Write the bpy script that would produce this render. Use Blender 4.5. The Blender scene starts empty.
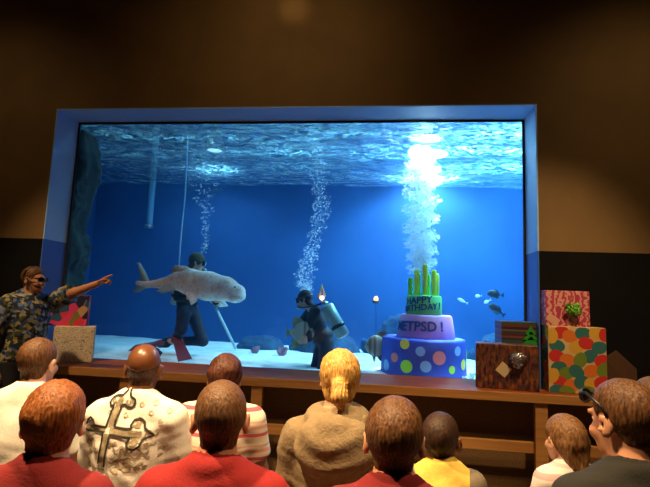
import bpy, bmesh, math, random
import numpy as np
from mathutils import Vector, Matrix

PI = math.pi
R = math.radians
random.seed(7)
SC = bpy.context.scene
COL = SC.collection

# ------------------------------------------------------------------ camera
CAMP = np.array([0.0, -4.7, 1.6])
FPX = 480.0
_yaw, _pitch, _roll = -0.1206, 0.1189, 0.0384
_cy, _sy, _cp, _sp = math.cos(_yaw), math.sin(_yaw), math.cos(_pitch), math.sin(_pitch)
_f = np.array([_sy * _cp, _cy * _cp, _sp])
_r0 = np.array([_cy, -_sy, 0.0])
_u0 = np.cross(_r0, _f)
_c, _s = math.cos(_roll), math.sin(_roll)
CR, CU, CF = _c * _r0 + _s * _u0, -_s * _r0 + _c * _u0, _f
cam = bpy.data.cameras.new('camera')
cam.sensor_width = 36.0
cam.lens = FPX / 650.0 * 36.0
cam.clip_start = 0.05
camo = bpy.data.objects.new('camera', cam)
COL.objects.link(camo)
camo.matrix_world = Matrix(((CR[0], CU[0], -CF[0], CAMP[0]), (CR[1], CU[1], -CF[1], CAMP[1]),
                            (CR[2], CU[2], -CF[2], CAMP[2]), (0, 0, 0, 1)))
SC.camera = camo


def at(px, py, Y=None, z=None):
    """world point seen at a pixel, on the plane y=Y or at depth z along the view"""
    d = CF + CR * (px - 325.0) / FPX - CU * (py - 243.5) / FPX
    t = z if z is not None else (Y - CAMP[1]) / d[1]
    return CAMP + d * t


# ------------------------------------------------------------------ world, exposure
w = bpy.data.worlds.new('world')
SC.world = w
w.use_nodes = True
w.node_tree.nodes['Background'].inputs[0].default_value = (0.9, 0.55, 0.25, 1)
w.node_tree.nodes['Background'].inputs[1].default_value = 0.004
SC.view_settings.view_transform = 'Standard'
SC.view_settings.look = 'None'
SC.view_settings.gamma = 1.0
SC.view_settings.exposure = 0.0
SC.view_settings.use_curve_mapping = False
SC.cycles.use_denoising = True
SC.cycles.transparent_max_bounces = 24
SC.cycles.max_bounces = 8
SC.cycles.volume_bounces = 1


def light(name, kind, loc, target, energy, color, **kw):
    l = bpy.data.lights.new(name, kind)
    l.energy = energy
    l.color = color
    for k, v in kw.items():
        setattr(l, k, v)
    o = bpy.data.objects.new(name, l)
    COL.objects.link(o)
    o.location = loc
    d = Vector(target) - Vector(loc)
    o.rotation_euler = d.to_track_quat('-Z', 'Y').to_euler()
    return o


WARM = (1.0, 0.66, 0.33)
# audience downlights, housings further down; last two added to brighten ledge and presenter
DOWNLIGHTS = [(-2.0, -3.3, 5.0, (-1.2, -2.8, 0.6), 1600), (-0.3, -3.6, 5.0, (-0.2, -2.8, 0.7), 950),
              (1.4, -3.3, 5.0, (0.9, -2.7, 0.7), 340), (1.5, -2.7, 5.0, (1.45, -0.1, 1.2), 480), (-3.4, -2.7, 5.0, (-3.0, -0.4, 1.3), 460)]
for i, (x, y, z, t, e) in enumerate(DOWNLIGHTS):
    light('ceiling_spot', 'SPOT', (x, y, z - 0.16), t, e, WARM, spot_size=R(66 if i < 3 else 44), spot_blend=0.8, shadow_soft_size=0.07)
# wall washers
WASHERS = [(-1.0, -1.8, 5.0, (-1.1, 0, 4.1), 36), (2.6, -1.8, 5.0, (2.6, 0, 2.3), 42), (-4.4, -1.8, 5.0, (-4.4, 0, 2.3), 24)]
for i, (x, y, z, t, e) in enumerate(WASHERS):
    light('wall_wash_spot', 'SPOT', (x, y, z - 0.16), t, e, (1.0, 0.66, 0.30), spot_size=R(110), spot_blend=1.0, shadow_soft_size=0.1)
light('accent_spot', 'SPOT', (-1.15, -0.9, 4.9), (-1.0, 0, 4.68), 9.0, (1.0, 0.60, 0.22), spot_size=R(26), spot_blend=1.0, shadow_soft_size=0.05)
# pool lamps hung above the water of the tank: x, y, height over the water, watts, colour
WATER_Z = 3.60
POOL = [(0.74, 2.95, 0.40, 1150, (0.62, 0.92, 1.0)), (-2.75, 2.6, 0.35, 190, (0.5, 0.88, 1.0)),
        (-0.9, 1.5, 1.25, 260, (0.38, 0.84, 1.0)), (1.9, 1.6, 1.25, 3000, (0.38, 0.84, 1.0)), (-3.2, 1.5, 1.25, 100, (0.38, 0.84, 1.0))]
for i, (x, y, h, e, c) in enumerate(POOL):
    light('pool_lamp_beam', 'SPOT', (x, y, WATER_Z + h - 0.04), (x, y - 0.15, 0), e, c, spot_size=R(140), spot_blend=0.6, shadow_soft_size=0.10)
light('cake_beam', 'SPOT', (0.52, 1.12, WATER_Z + 1.21), (0.47, 1.0, 1.6), 27000, (0.80, 0.97, 1.0), spot_size=R(17), spot_blend=0.6, shadow_soft_size=0.06)


# ================================================================== helpers
def link(name, me, mat=None, parent=None, smooth=False):
    o = bpy.data.objects.new(name, me)
    COL.objects.link(o)
    if mat is not None:
        for m in (mat if isinstance(mat, (list, tuple)) else [mat]):
            me.materials.append(m)
    if parent is not None:
        o.parent = parent
    if smooth:
        me.polygons.foreach_set('use_smooth', [True] * len(me.polygons))
    return o


def tag(o, label=None, cat=None, group=None, kind=None):
    if label: o['label'] = label
    if cat: o['category'] = cat
    if group: o['group'] = group
    if kind: o['kind'] = kind
    return o


def empty(name, loc, rz=0.0):
    o = bpy.data.objects.new(name, None)
    COL.objects.link(o)
    o.empty_display_size = 0.1
    o.location = loc
    o.rotation_euler = (0, 0, rz)
    return o


class MB:
    """collects shapes in one bmesh"""
    def __init__(s):
        s.b = bmesh.new()

    def box(s, lo, hi, bevel=0.0, mi=0, M=None):
        x0, y0, z0 = lo
        x1, y1, z1 = hi
        g = bmesh.ops.create_cube(s.b, size=1.0)
        vs = g['verts']
        for v in vs:
            v.co = Vector(((x0 + x1) / 2 + v.co.x * (x1 - x0), (y0 + y1) / 2 + v.co.y * (y1 - y0), (z0 + z1) / 2 + v.co.z * (z1 - z0)))
        fs = set(f for v in vs for f in v.link_faces)
        if bevel > 0:
            es = list(set(e for v in vs for e in v.link_edges))
            r = bmesh.ops.bevel(s.b, geom=es, offset=bevel, segments=2, profile=0.5, affect='EDGES')
            fs = set(f for f in fs if f.is_valid) | set(r['faces'])
            vs = list(set(v for f in fs for v in f.verts))
        for f in fs: f.material_index = mi
        if M is not None:
            for v in vs: v.co = M @ v.co
        return vs

    def tube(s, pts, rad, n=8, mi=0, cap=True):
        pts = [Vector(p) for p in pts]
        rs = rad if isinstance(rad, (list, tuple)) else [rad] * len(pts)
        rings = []
        up = Vector((0, 0, 1))
        prev = None
        for i, p in enumerate(pts):
            t = (pts[min(i + 1, len(pts) - 1)] - pts[max(i - 1, 0)]).normalized()
            if prev is None:
                a = up if abs(t.z) < 0.9 else Vector((1, 0, 0))
                side = t.cross(a).normalized()
            else:
                side = (prev - t * prev.dot(t)).normalized()
            prev = side
            o = t.cross(side)
            rings.append([s.b.verts.new(p + (side * math.cos(2 * PI * k / n) + o * math.sin(2 * PI * k / n)) * rs[i]) for k in range(n)])
        for i in range(len(rings) - 1):
            for k in range(n):
                f = s.b.faces.new((rings[i][k], rings[i][(k + 1) % n], rings[i + 1][(k + 1) % n], rings[i + 1][k]))
                f.material_index = mi
        if cap:
            f = s.b.faces.new(rings[0][::-1]); f.material_index = mi
            f = s.b.faces.new(rings[-1]); f.material_index = mi

    def lathe(s, prof, n=32, c=(0, 0, 0), mi=0, sx=1.0, sy=1.0, shear=(0, 0), M=None):
        rings = []
        for r, z in prof:
            ring = []
            for k in range(n):
                p = Vector((c[0] + r * sx * math.cos(2 * PI * k / n) + shear[0] * z, c[1] + r * sy * math.sin(2 * PI * k / n) + shear[1] * z, c[2] + z))
                ring.append(s.b.verts.new(M @ p if M is not None else p))
            rings.append(ring)
        for i in range(len(rings) - 1):
            for k in range(n):
                f = s.b.faces.new((rings[i][k], rings[i][(k + 1) % n], rings[i + 1][(k + 1) % n], rings[i + 1][k]))
                f.material_index = mi
        for ring in (rings[0][::-1], rings[-1]):
            f = s.b.faces.new(ring); f.material_index = mi

    def poly(s, pts, mi=0):
        f = s.b.faces.new([s.b.verts.new(p) for p in pts])
        f.material_index = mi
        return f

    def sphere(s, c, r, sub=2, mi=0, M=None):
        g = bmesh.ops.create_icosphere(s.b, subdivisions=sub, radius=1.0)
        rr = r if isinstance(r, (list, tuple)) else (r, r, r)
        for v in g['verts']:
            q = Vector((v.co.x * rr[0], v.co.y * rr[1], v.co.z * rr[2]))
            v.co = (M @ q if M is not None else q) + Vector(c)
        for v in g['verts']:
            for f in v.link_faces: f.material_index = mi

    def build(s, name, mat, parent=None, smooth=False, recalc=True):
        if recalc: bmesh.ops.recalc_face_normals(s.b, faces=s.b.faces[:])
        me = bpy.data.meshes.new(name)
        s.b.to_mesh(me)
        s.b.free()
        return link(name, me, mat, parent, smooth)


# ------------------------------------------------------------------ materials
def new_mat(name):
    m = bpy.data.materials.new(name)
    m.use_nodes = True
    nt = m.node_tree
    return m, nt, nt.nodes['Principled BSDF'], nt.nodes['Material Output']


def N(nt, typ, **inp):
    n = nt.nodes.new(typ)
    for k, v in inp.items():
        if k in n.inputs.keys():
            n.inputs[k].default_value = v
        else:
            setattr(n, k, v)
    return n


def coords(nt, scale=(1, 1, 1), rot=(0, 0, 0), kind='Object'):
    t = nt.nodes.new('ShaderNodeTexCoord')
    mp = nt.nodes.new('ShaderNodeMapping')
    mp.inputs['Scale'].default_value = scale
    mp.inputs['Rotation'].default_value = rot
    nt.links.new(t.outputs[kind], mp.inputs['Vector'])
    return mp.outputs['Vector']


def ramp(nt, stops, interp='LINEAR'):
    n = nt.nodes.new('ShaderNodeValToRGB')
    cr = n.color_ramp
    cr.interpolation = interp
    while len(cr.elements) < len(stops): cr.elements.new(0.5)
    for e, (p, c) in zip(cr.elements, stops):
        e.position = p
        e.color = (c[0], c[1], c[2], 1)
    return n


def mat(name, col, rough=0.6, col2=None, nscale=8.0, stretch=(1, 1, 1), bump=0.0, bscale=None, spec=0.5, metal=0.0, detail=4.0, sheen=0.0, contrast=(0.35, 0.65)):
    m, nt, p, out = new_mat(name)
    p.inputs['Base Color'].default_value = (*col, 1)
    p.inputs['Roughness'].default_value = rough
    p.inputs['Specular IOR Level'].default_value = spec
    p.inputs['Metallic'].default_value = metal
    if sheen: p.inputs['Sheen Weight'].default_value = sheen
    v = coords(nt, stretch)
    if col2 is not None:
        n = N(nt, 'ShaderNodeTexNoise', Scale=nscale, Detail=detail)
        nt.links.new(v, n.inputs['Vector'])
        r = ramp(nt, [(contrast[0], col), (contrast[1], col2)])
        nt.links.new(n.outputs['Fac'], r.inputs['Fac'])
        nt.links.new(r.outputs['Color'], p.inputs['Base Color'])
    if bump > 0:
        n2 = N(nt, 'ShaderNodeTexNoise', Scale=bscale or nscale, Detail=5.0)
        nt.links.new(v, n2.inputs['Vector'])
        b = N(nt, 'ShaderNodeBump', Strength=bump, Distance=0.02)
        nt.links.new(n2.outputs['Fac'], b.inputs['Height'])
        nt.links.new(b.outputs['Normal'], p.inputs['Normal'])
    return m


def emit(name, col, s):
    m, nt, p, out = new_mat(name)
    p.inputs['Base Color'].default_value = (0, 0, 0, 1)
    p.inputs['Emission Color'].default_value = (*col, 1)
    p.inputs['Emission Strength'].default_value = s
    return m


def cells(name, cols, scale, rough=0.7, rnd=1.0, stretch=(1, 1, 1), warp=0.0, feature='F1'):
    """voronoi patches, each one of a list of colours"""
    m, nt, p, out = new_mat(name)
    v = coords(nt, stretch)
    if warp:
        n = N(nt, 'ShaderNodeTexNoise', Scale=scale * 0.8, Detail=2.0)
        nt.links.new(v, n.inputs['Vector'])
        mx = N(nt, 'ShaderNodeVectorMath', operation='MULTIPLY_ADD')
        mx.inputs[1].default_value = (warp, warp, warp)
        nt.links.new(n.outputs['Color'], mx.inputs[0])
        nt.links.new(v, mx.inputs[2])
        v = mx.outputs[0]
    vo = N(nt, 'ShaderNodeTexVoronoi', Scale=scale, Randomness=rnd, feature=feature)
    nt.links.new(v, vo.inputs['Vector'])
    sep = nt.nodes.new('ShaderNodeSeparateColor')
    nt.links.new(vo.outputs['Color'], sep.inputs[0])
    k = len(cols)
    r = ramp(nt, [(i / k, c) for i, c in enumerate(cols)], 'CONSTANT')
    nt.links.new(sep.outputs[0], r.inputs['Fac'])
    nt.links.new(r.outputs['Color'], p.inputs['Base Color'])
    p.inputs['Roughness'].default_value = rough
    return m


def bands(name, stops, period, axis=2, offset=0.0, rough=0.8, wobble=0.0):
    """repeating bands along an axis of the object; stops in 0..1 of the period"""
    m, nt, p, out = new_mat(name)
    v = coords(nt)
    if wobble:
        n = N(nt, 'ShaderNodeTexNoise', Scale=5.0, Detail=1.0)
        nt.links.new(v, n.inputs['Vector'])
        mx = N(nt, 'ShaderNodeVectorMath', operation='MULTIPLY_ADD')
        mx.inputs[1].default_value = (wobble,) * 3
        nt.links.new(n.outputs['Color'], mx.inputs[0])
        nt.links.new(v, mx.inputs[2])
        v = mx.outputs[0]
    sep = nt.nodes.new('ShaderNodeSeparateXYZ')
    nt.links.new(v, sep.inputs[0])
    a = N(nt, 'ShaderNodeMath', operation='MULTIPLY_ADD')
    a.inputs[1].default_value = 1.0 / period
    a.inputs[2].default_value = offset
    nt.links.new(sep.outputs[axis], a.inputs[0])
    fr = N(nt, 'ShaderNodeMath', operation='FRACT')
    nt.links.new(a.outputs[0], fr.inputs[0])
    r = ramp(nt, stops, 'CONSTANT')
    nt.links.new(fr.outputs[0], r.inputs['Fac'])
    nt.links.new(r.outputs['Color'], p.inputs['Base Color'])
    p.inputs['Roughness'].default_value = rough
    return m


# ------------------------------------------------------------------ signed distance modelling
def V(*a): return np.array(a, dtype=np.float64)


def sd_cap(P, a, b, ra, rb=None):
    rb = ra if rb is None else rb
    a = np.asarray(a, float); b = np.asarray(b, float)
    d = b - a
    t = np.clip(((P - a) @ d) / (d @ d + 1e-12), 0, 1)
    return np.linalg.norm(P - a - t[:, None] * d, axis=1) - (ra + (rb - ra) * t)


def sd_ell(P, c, r, M=None):
    q = P - np.asarray(c, float)
    if M is not None: q = q @ M
    r = np.asarray(r, float)
    k0 = np.linalg.norm(q / r, axis=1)
    k1 = np.linalg.norm(q / (r * r), axis=1) + 1e-9
    return np.where(k0 < 1e-4, -r.min(), k0 * (k0 - 1.0) / k1)


def smin(a, b, k):
    h = np.clip(0.5 + 0.5 * (b - a) / k, 0, 1)
    return b + (a - b) * h - k * h * (1 - h)


def smax(a, b, k): return -smin(-a, -b, k)


def wob(P, f, seed=0):
    """cheap smooth noise, about -1..1"""
    rs = np.random.RandomState(seed)
    o = np.zeros(len(P))
    for i in range(5):
        d = rs.normal(size=3); d /= np.linalg.norm(d)
        e = rs.normal(size=3); e /= np.linalg.norm(e)
        o += np.sin(P @ d * f * rs.uniform(0.7, 1.5) + rs.uniform(0, 6) + 1.3 * np.sin(P @ e * f * 0.7 + rs.uniform(0, 6)))
    return o / 3.0


def nets(fn, lo, hi, h):
    """surface nets over a signed distance function -> verts, quads"""
    lo = np.asarray(lo, float); hi = np.asarray(hi, float)
    B = 4
    nb = np.ceil((hi - lo) / (h * B)).astype(int) + 1
    n = nb * B + 1
    gc = [lo[i] + (np.arange(nb[i]) + 0.5) * h * B for i in range(3)]
    C = np.stack(np.meshgrid(*gc, indexing='ij'), -1).reshape(-1, 3)
    dc = fn(C).reshape(nb)
    act = np.abs(dc) < h * B * 1.6
    D = np.repeat(np.repeat(np.repeat(np.where(dc > 0, 1.0, -1.0), B, 0), B, 1), B, 2)
    D = np.pad(D, ((0, 1), (0, 1), (0, 1)), mode='edge')
    need = np.zeros(n, bool)
    ai = np.argwhere(act)
    for dx in range(B + 1):
        for dy in range(B + 1):
            for dz in range(B + 1):
                need[ai[:, 0] * B + dx, ai[:, 1] * B + dy, ai[:, 2] * B + dz] = True
    idx = np.argwhere(need)
    D[need] = fn(lo + idx * h)
    S = D < 0
    c = np.zeros(tuple(n - 1), int)
    for dx in (0, 1):
        for dy in (0, 1):
            for dz in (0, 1):
                c += S[dx:n[0] - 1 + dx, dy:n[1] - 1 + dy, dz:n[2] - 1 + dz]
    m = (c > 0) & (c < 8)
    ce = np.argwhere(m)
    vid = -np.ones(m.shape, int)
    vid[m] = np.arange(len(ce))
    acc = np.zeros((len(ce), 3)); cnt = np.zeros(len(ce))
    cor = [(x, y, z) for x in (0, 1) for y in (0, 1) for z in (0, 1)]
    for i, p in enumerate(cor):
        for q in cor[i + 1:]:
            if sum(abs(p[k] - q[k]) for k in range(3)) != 1: continue
            a = D[ce[:, 0] + p[0], ce[:, 1] + p[1], ce[:, 2] + p[2]]
            b = D[ce[:, 0] + q[0], ce[:, 1] + q[1], ce[:, 2] + q[2]]
            x = (a < 0) != (b < 0)
            t = np.where(x, a / np.where(np.abs(a - b) < 1e-12, 1, a - b), 0)
            pt = np.array(p)[None] + t[:, None] * (np.array(q) - np.array(p))[None]
            acc[x] += pt[x]; cnt[x] += 1
    v = lo + (ce + acc / np.maximum(cnt, 1)[:, None]) * h
    quads = []
    for ax in range(3):
        u, w_ = (ax + 1) % 3, (ax + 2) % 3
        sl0 = [slice(None)] * 3; sl1 = [slice(None)] * 3
        sl0[ax] = slice(0, n[ax] - 1); sl1[ax] = slice(1, n[ax])
        s0 = S[tuple(sl0)]; s1 = S[tuple(sl1)]
        for flip in (False, True):
            e = np.argwhere((s0 & ~s1) if not flip else (~s0 & s1))
            ok = (e[:, u] > 0) & (e[:, w_] > 0) & (e[:, u] < n[u] - 1) & (e[:, w_] < n[w_] - 1)
            e = e[ok]
            if not len(e): continue
            def g(du, dw):
                f = e.copy(); f[:, u] -= du; f[:, w_] -= dw
                return vid[f[:, 0], f[:, 1], f[:, 2]]
            q = np.stack([g(1, 1), g(0, 1), g(0, 0), g(1, 0)], 1)
            if flip: q = q[:, ::-1]
            quads.append(q)
    q = np.concatenate(quads) if quads else np.zeros((0, 4), int)
    q = q[(q >= 0).all(1)]
    return v, q


def mesh_from(name, vs, qs):
    me = bpy.data.meshes.new(name)
    off = 0
    AV, AQ = [], []
    for v, q in zip(vs, qs):
        AV.append(v); AQ.append(q + off); off += len(v)
    v = np.concatenate(AV); q = np.concatenate(AQ)
    me.vertices.add(len(v)); me.vertices.foreach_set('co', v.astype(np.float32).ravel())
    me.loops.add(len(q) * 4); me.loops.foreach_set('vertex_index', q.astype(np.int32).ravel())
    me.polygons.add(len(q)); me.polygons.foreach_set('loop_start', np.arange(len(q), dtype=np.int32) * 4)
    me.update(calc_edges=True)
    me.validate()
    return me


def sdf_obj(name, fn, lo, hi, h, mat_, parent=None):
    v, q = nets(fn, lo, hi, h)
    return link(name, mesh_from(name, [v], [q]), mat_, parent, smooth=True)


def rotm(ax, a):
    return np.array(Matrix.Rotation(a, 3, ax))


# ------------------------------------------------------------------ figures
def head_core(p):
    d = sd_ell(p, (0, -0.012, 0.030), (0.073, 0.094, 0.087))
    d = smin(d, sd_ell(p, (0, 0.032, -0.040), (0.058, 0.060, 0.072)), 0.03)
    d = smin(d, sd_ell(p, (0, 0.042, -0.085), (0.042, 0.042, 0.028)), 0.025)
    return d


def head_face(p):
    d = head_core(p)
    for sx in (-1, 1):
        d = smax(d, -sd_ell(p, (sx * 0.031, 0.098, 0.004), (0.017, 0.014, 0.011)), 0.012)
        d = smin(d, sd_cap(p, (sx * 0.012, 0.089, 0.022), (sx * 0.042, 0.080, 0.022), 0.008), 0.012)
        d = smin(d, sd_ell(p, (sx * 0.040, 0.068, -0.035), (0.020, 0.020, 0.018)), 0.02)
    d = smin(d, sd_cap(p, (0, 0.090, 0.005), (0, 0.110, -0.036), 0.008, 0.012), 0.012)
    for sx in (-1, 1):
        d = smin(d, sd_ell(p, (sx * 0.011, 0.100, -0.039), (0.009, 0.011, 0.008)), 0.006)
    d = smin(d, sd_ell(p, (0, 0.090, -0.062), (0.022, 0.010, 0.006)), 0.006)
    d = smin(d, sd_ell(p, (0, 0.088, -0.074), (0.019, 0.010, 0.006)), 0.006)
    d = smax(d, -sd_ell(p, (0, 0.101, -0.068), (0.020, 0.006, 0.0025)), 0.003)
    M = rotm('Z', 0.35)
    for sx in (-1, 1):
        Mx = rotm('Z', -0.40 * sx) @ rotm('X', -0.20)
        e = sd_ell(p, (sx * 0.083, -0.008, -0.010), (0.011, 0.024, 0.035), Mx)
        e = smax(e, -sd_ell(p, (sx * 0.092, -0.001, -0.006), (0.007, 0.012, 0.018), Mx), 0.005)
        d = smin(d, e, 0.008)
    return d


HL = ([-0.13, -0.100, -0.050, -0.022, 0.000, 0.022, 0.032, 0.060, 0.09, 0.13], [-0.080, -0.078, -0.070, -0.045, 0.020, 0.018, 0.000, 0.045, 0.070, 0.075])


def hand_caps(wr, f, n, th, s=1.0, curl=0.5, point=False):
    """palm, four fingers and a thumb: wrist, finger direction, palm normal, thumb direction"""
    f = np.asarray(f, float); f = f / np.linalg.norm(f)
    n = np.asarray(n, float); n = n - f * (n @ f); n = n / np.linalg.norm(n)
    t = np.cross(f, n)
    if t @ np.asarray(th, float) < 0: t = -t
    caps = []
    L = [0.076, 0.085, 0.078, 0.061]
    for i in range(4):
        o = (1.5 - i) * 0.0205
        k = wr + s * (f * (0.088 - 0.004 * abs(i - 1)) + t * o)
        caps.append((wr + s * (f * 0.012 + t * o * 0.62), k, 0.0135 * s, 0.0110 * s))
        c = curl
        if point: c = 0.05 if i == 0 else 1.45
        a = c * 0.75
        p = k
        for seg, (fr, ad) in enumerate(((0.46, 1.0), (0.31, 1.0), (0.23, 0.7))):
            d = f * math.cos(a) + n * math.sin(a)
            q = p + d * L[i] * fr * s
            caps.append((p, q, (0.0098 - 0.0011 * seg) * s, (0.0090 - 0.0011 * seg) * s))
            p = q
            a += c * ad
    b = wr + s * (f * 0.022 + t * 0.026 + n * 0.008)
    m1 = b + s * (f * 0.030 + t * 0.024 + n * 0.012)
    m2 = m1 + s * (f * 0.033 + t * 0.006 + n * 0.010)
    m3 = m2 + s * (f * 0.026 - t * 0.004 + n * 0.008)
    caps += [(b, m1, 0.0145 * s, 0.0115 * s), (m1, m2, 0.0110 * s, 0.0100 * s), (m2, m3, 0.0100 * s, 0.0080 * s)]
    return caps


def seated(s=1.0, sw=0.165, lean=0.03, yaw=0.0, arms='lap'):
    z0 = 0.45
    g = lambda x, y, z: V(x * s, y * s, z0 + (z - z0) * s)
    J = dict(pelvis=g(0, 0, 0.55), neck=g(0, lean, 1.12), head=g(0, lean + 0.035, 1.245))
    for k, sx in (('L', -1), ('R', 1)):
        J['sh' + k] = g(sx * sw, lean - 0.006, 1.035)
        J['el' + k] = g(sx * (sw + 0.045), lean + 0.045, 0.775)
        J['wr' + k] = g(sx * 0.125, 0.27, 0.675)
        J['hip' + k] = g(sx * 0.09, 0.02, 0.530)
        J['kn' + k] = g(sx * 0.115, 0.39, 0.525)
        J['an' + k] = g(sx * 0.115, 0.37, 0.10)
        J['to' + k] = g(sx * 0.12, 0.50, 0.045)
        J['hand' + k] = dict(f=(-sx * 0.25, 0.9, -0.25), n=(0, -0.25, -1), th=(-sx, 0, 0), curl=0.4)
    return J


def figure(root, J, sp):
    s = sp.get('s', 1.0); hs = sp.get('hs', 1.0) * s
    RM = np.array(sp.get('RM', np.eye(3)))
    H = J['head']
    up = J['neck'] - J['pelvis']; tl = np.linalg.norm(up); up = up / tl
    side = J['shR'] - J['shL']; side = side - up * (side @ up); side /= np.linalg.norm(side)
    fwd = np.cross(up, side)
    TM = np.stack([side, fwd, up], 1)
    ts = tl / 0.57
    sw = sp.get('sw', 0.165); fat = sp.get('fat', 0.0); ar = sp.get('ar', 1.0); dl = sp.get('dl', 0.058)

    def tloc(P): return (P - J['pelvis']) @ TM / ts
    def hloc(P): return (P - H) @ RM / hs
    hw = H - RM @ V(0, 0.022, 0.06) * hs
    def neck(P): return sd_cap(P, hw, J['neck'] - up * 0.05 * s, 0.054 * s, 0.062 * s)

    def torso(P, lower=True):
        q = tloc(P)
        a = (sw - 0.165)
        d = sd_ell(q, (0, 0.0, 0.37), (0.160 + a, 0.115, 0.20))
        d = smin(d, sd_ell(q, (0, 0.012 + fat * 0.3, 0.17), (0.140 + fat, 0.103 + fat, 0.17)), 0.06)
        for sx in (-1, 1):
            d = smin(d, sd_cap(q, (sx * 0.02, -0.012, 0.560), (sx * (0.135 + a), -0.012, 0.490), 0.044, 0.052), 0.05)
        if lower: d = smin(d, sd_ell(q, (0, -0.005, 0.03), (0.165 + fat * 0.6, 0.118 + fat * 0.4, 0.13)), 0.05)
        return d * ts

    def arm(P, k, part=3):
        r = ar * s
        d = np.full(len(P), 9.0)
        if part & 1: d = smin(sd_cap(P, J['sh' + k], J['el' + k], dl * r, 0.042 * r), d, 0.01)
        if part & 2: d = smin(d, sd_cap(P, J['el' + k], J['wr' + k], 0.043 * r, 0.028 * r), 0.02)
        return d

    def leg(P, k, foot=True):
        d = sd_cap(P, J['hip' + k], J['kn' + k], 0.085 * s, 0.056 * s)
        d = smin(d, sd_cap(P, J['kn' + k], J['an' + k], 0.056 * s, 0.036 * s), 0.03)
        if foot: d = smin(d, sd_cap(P, J['an' + k], J['to' + k], 0.038 * s, 0.030 * s), 0.02)
        return d

    def body(P):
        d = torso(P)
        d = smin(d, neck(P), 0.03)
        d = smin(d, head_face(hloc(P)) * hs, 0.015)
        for k in 'LR':
            d = smin(d, arm(P, k), 0.03)
            d = smin(d, leg(P, k), 0.04)
        return d

    pts = np.array([J[k] for k in J if not k.startswith('hand')])
    lo, hi = pts.min(0) - 0.16, pts.max(0) + 0.16
    v, q = nets(body, lo, hi, sp.get('h', 0.010) * 1.0)
    vs, qs = [v], [q]
    for k in 'LR':
        hd = J['hand' + k]
        caps = hand_caps(J['wr' + k], hd['f'], hd['n'], hd['th'], s, hd.get('curl', 0.4), hd.get('point', False))
        fa = J['wr' + k] + (J['el' + k] - J['wr' + k]) * 0.15

        def hfn(P):
            d = sd_cap(P, fa, J['wr' + k] + np.asarray(hd['f'], float) * 0.02 * s, 0.031 * s * ar, 0.024 * s)
            for a, b, ra, rb in caps: d = smin(d, sd_cap(P, a, b, ra, rb), 0.006 * s)
            return d
        cp = np.array([c[0] for c in caps] + [c[1] for c in caps] + [fa])
        v, q = nets(hfn, cp.min(0) - 0.045 * s, cp.max(0) + 0.045 * s, 0.0052 * s)
        vs.append(v); qs.append(q)
    bo = link('body', mesh_from('body', vs, qs), sp['skin'], root, smooth=True)
    # eyes
    for sx in (-1, 1):
        m = MB()
        c = H + RM @ (V(sx * 0.031, 0.0715, 0.003) * hs)
        m.sphere(c, 0.0105 * hs, 2, 0)
        ic = H + RM @ (V(sx * 0.031, 0.0785, 0.003) * hs)
        m.sphere(ic, 0.0048 * hs, 1, 1)
        m.build('eye', [M_EYE, M_DARK], root, True)

    # clothes
    sh = sp.get('shirt')
    if sh:
        off = sh.get('off', 0.013) * s
        amp = sh.get('fold', 0.004) * s
        fr = sh.get('ff', 22.0)
        sl = sh.get('sleeve', 'short')
        seed = sh.get('seed', 1)

        def sleeve(P, k):
            a, b = J['sh' + k], J['el' + k]
            loose = sh.get('loose', 0.006) * s
            d = sd_cap(P, a, b, (dl * ar) * s + off, 0.042 * ar * s + off + loose)
            if sl == 'short':
                t = (b - a) / np.linalg.norm(b - a)
                L = np.linalg.norm(b - a) * sh.get('slen', 0.72)
                d = smax(d, (P - a) @ t - L, 0.006)
            else:
                d = smin(d, sd_cap(P, b, J['wr' + k], 0.043 * ar * s + off + loose, 0.030 * s + off + loose), 0.03)
            return d

        def shirt(P, sleeves=True):
            d = torso(P) - off
            if sleeves:
                for k in 'LR': d = smin(d, sleeve(P, k), 0.03)
            d = d + amp * wob(P, fr, seed) + amp * 0.6 * wob(P * np.array([1, 1, 2.2]), fr * 1.9, seed + 5)
            qz = tloc(P)[:, 2]
            d = smax(d, (sh.get('hem', -0.05) - qz) * ts, 0.008)
            nd = sd_cap(P, hw, J['neck'] - up * 0.03 * s, 0.058 * s, sh.get('nr', 0.064) * s)
            d = smax(d, -nd, 0.008)
            ch = sh.get('collar', 0.010)
            if ch:
                nu = hw - J['neck']; nu = nu / np.linalg.norm(nu)
                nu = nu - fwd * 0.12 * -1; nu /= np.linalg.norm(nu)
                c = J['neck'] + nu * sh.get('cz', -0.002) * s
                z = (P - c) @ nu
                rad = np.linalg.norm(P - c - z[:, None] * nu, axis=1)
                R0 = sh.get('cr', 0.069) * s - z * 0.25
                d = smin(d, np.sqrt((rad - R0) ** 2 + np.maximum(np.abs(z) - ch * s, 0) ** 2) - 0.006 * s, 0.008)
            if 'extra' in sh: d = sh['extra'](P, d, tloc, ts)
            return d
        up_pts = np.array([J[k] for k in ('neck', 'shL', 'shR', 'elL', 'elR', 'pelvis', 'hipL', 'hipR')] + ([J['wrL'], J['wrR']] if sl == 'long' else []))
        lo2, hi2 = up_pts.min(0) - 0.19 * s - fat, up_pts.max(0) + 0.19 * s + fat
        sep = sh.get('sleeve_mat')
        fn = (lambda P: shirt(P, not sep))
        so = sdf_obj(sh.get('name', 'shirt'), fn, lo2, hi2, sh.get('h', 0.010), sh['mat'], root)
        sp['_shirt'] = fn
        sp['_tl'] = (TM, ts, J['pelvis'])
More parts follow.
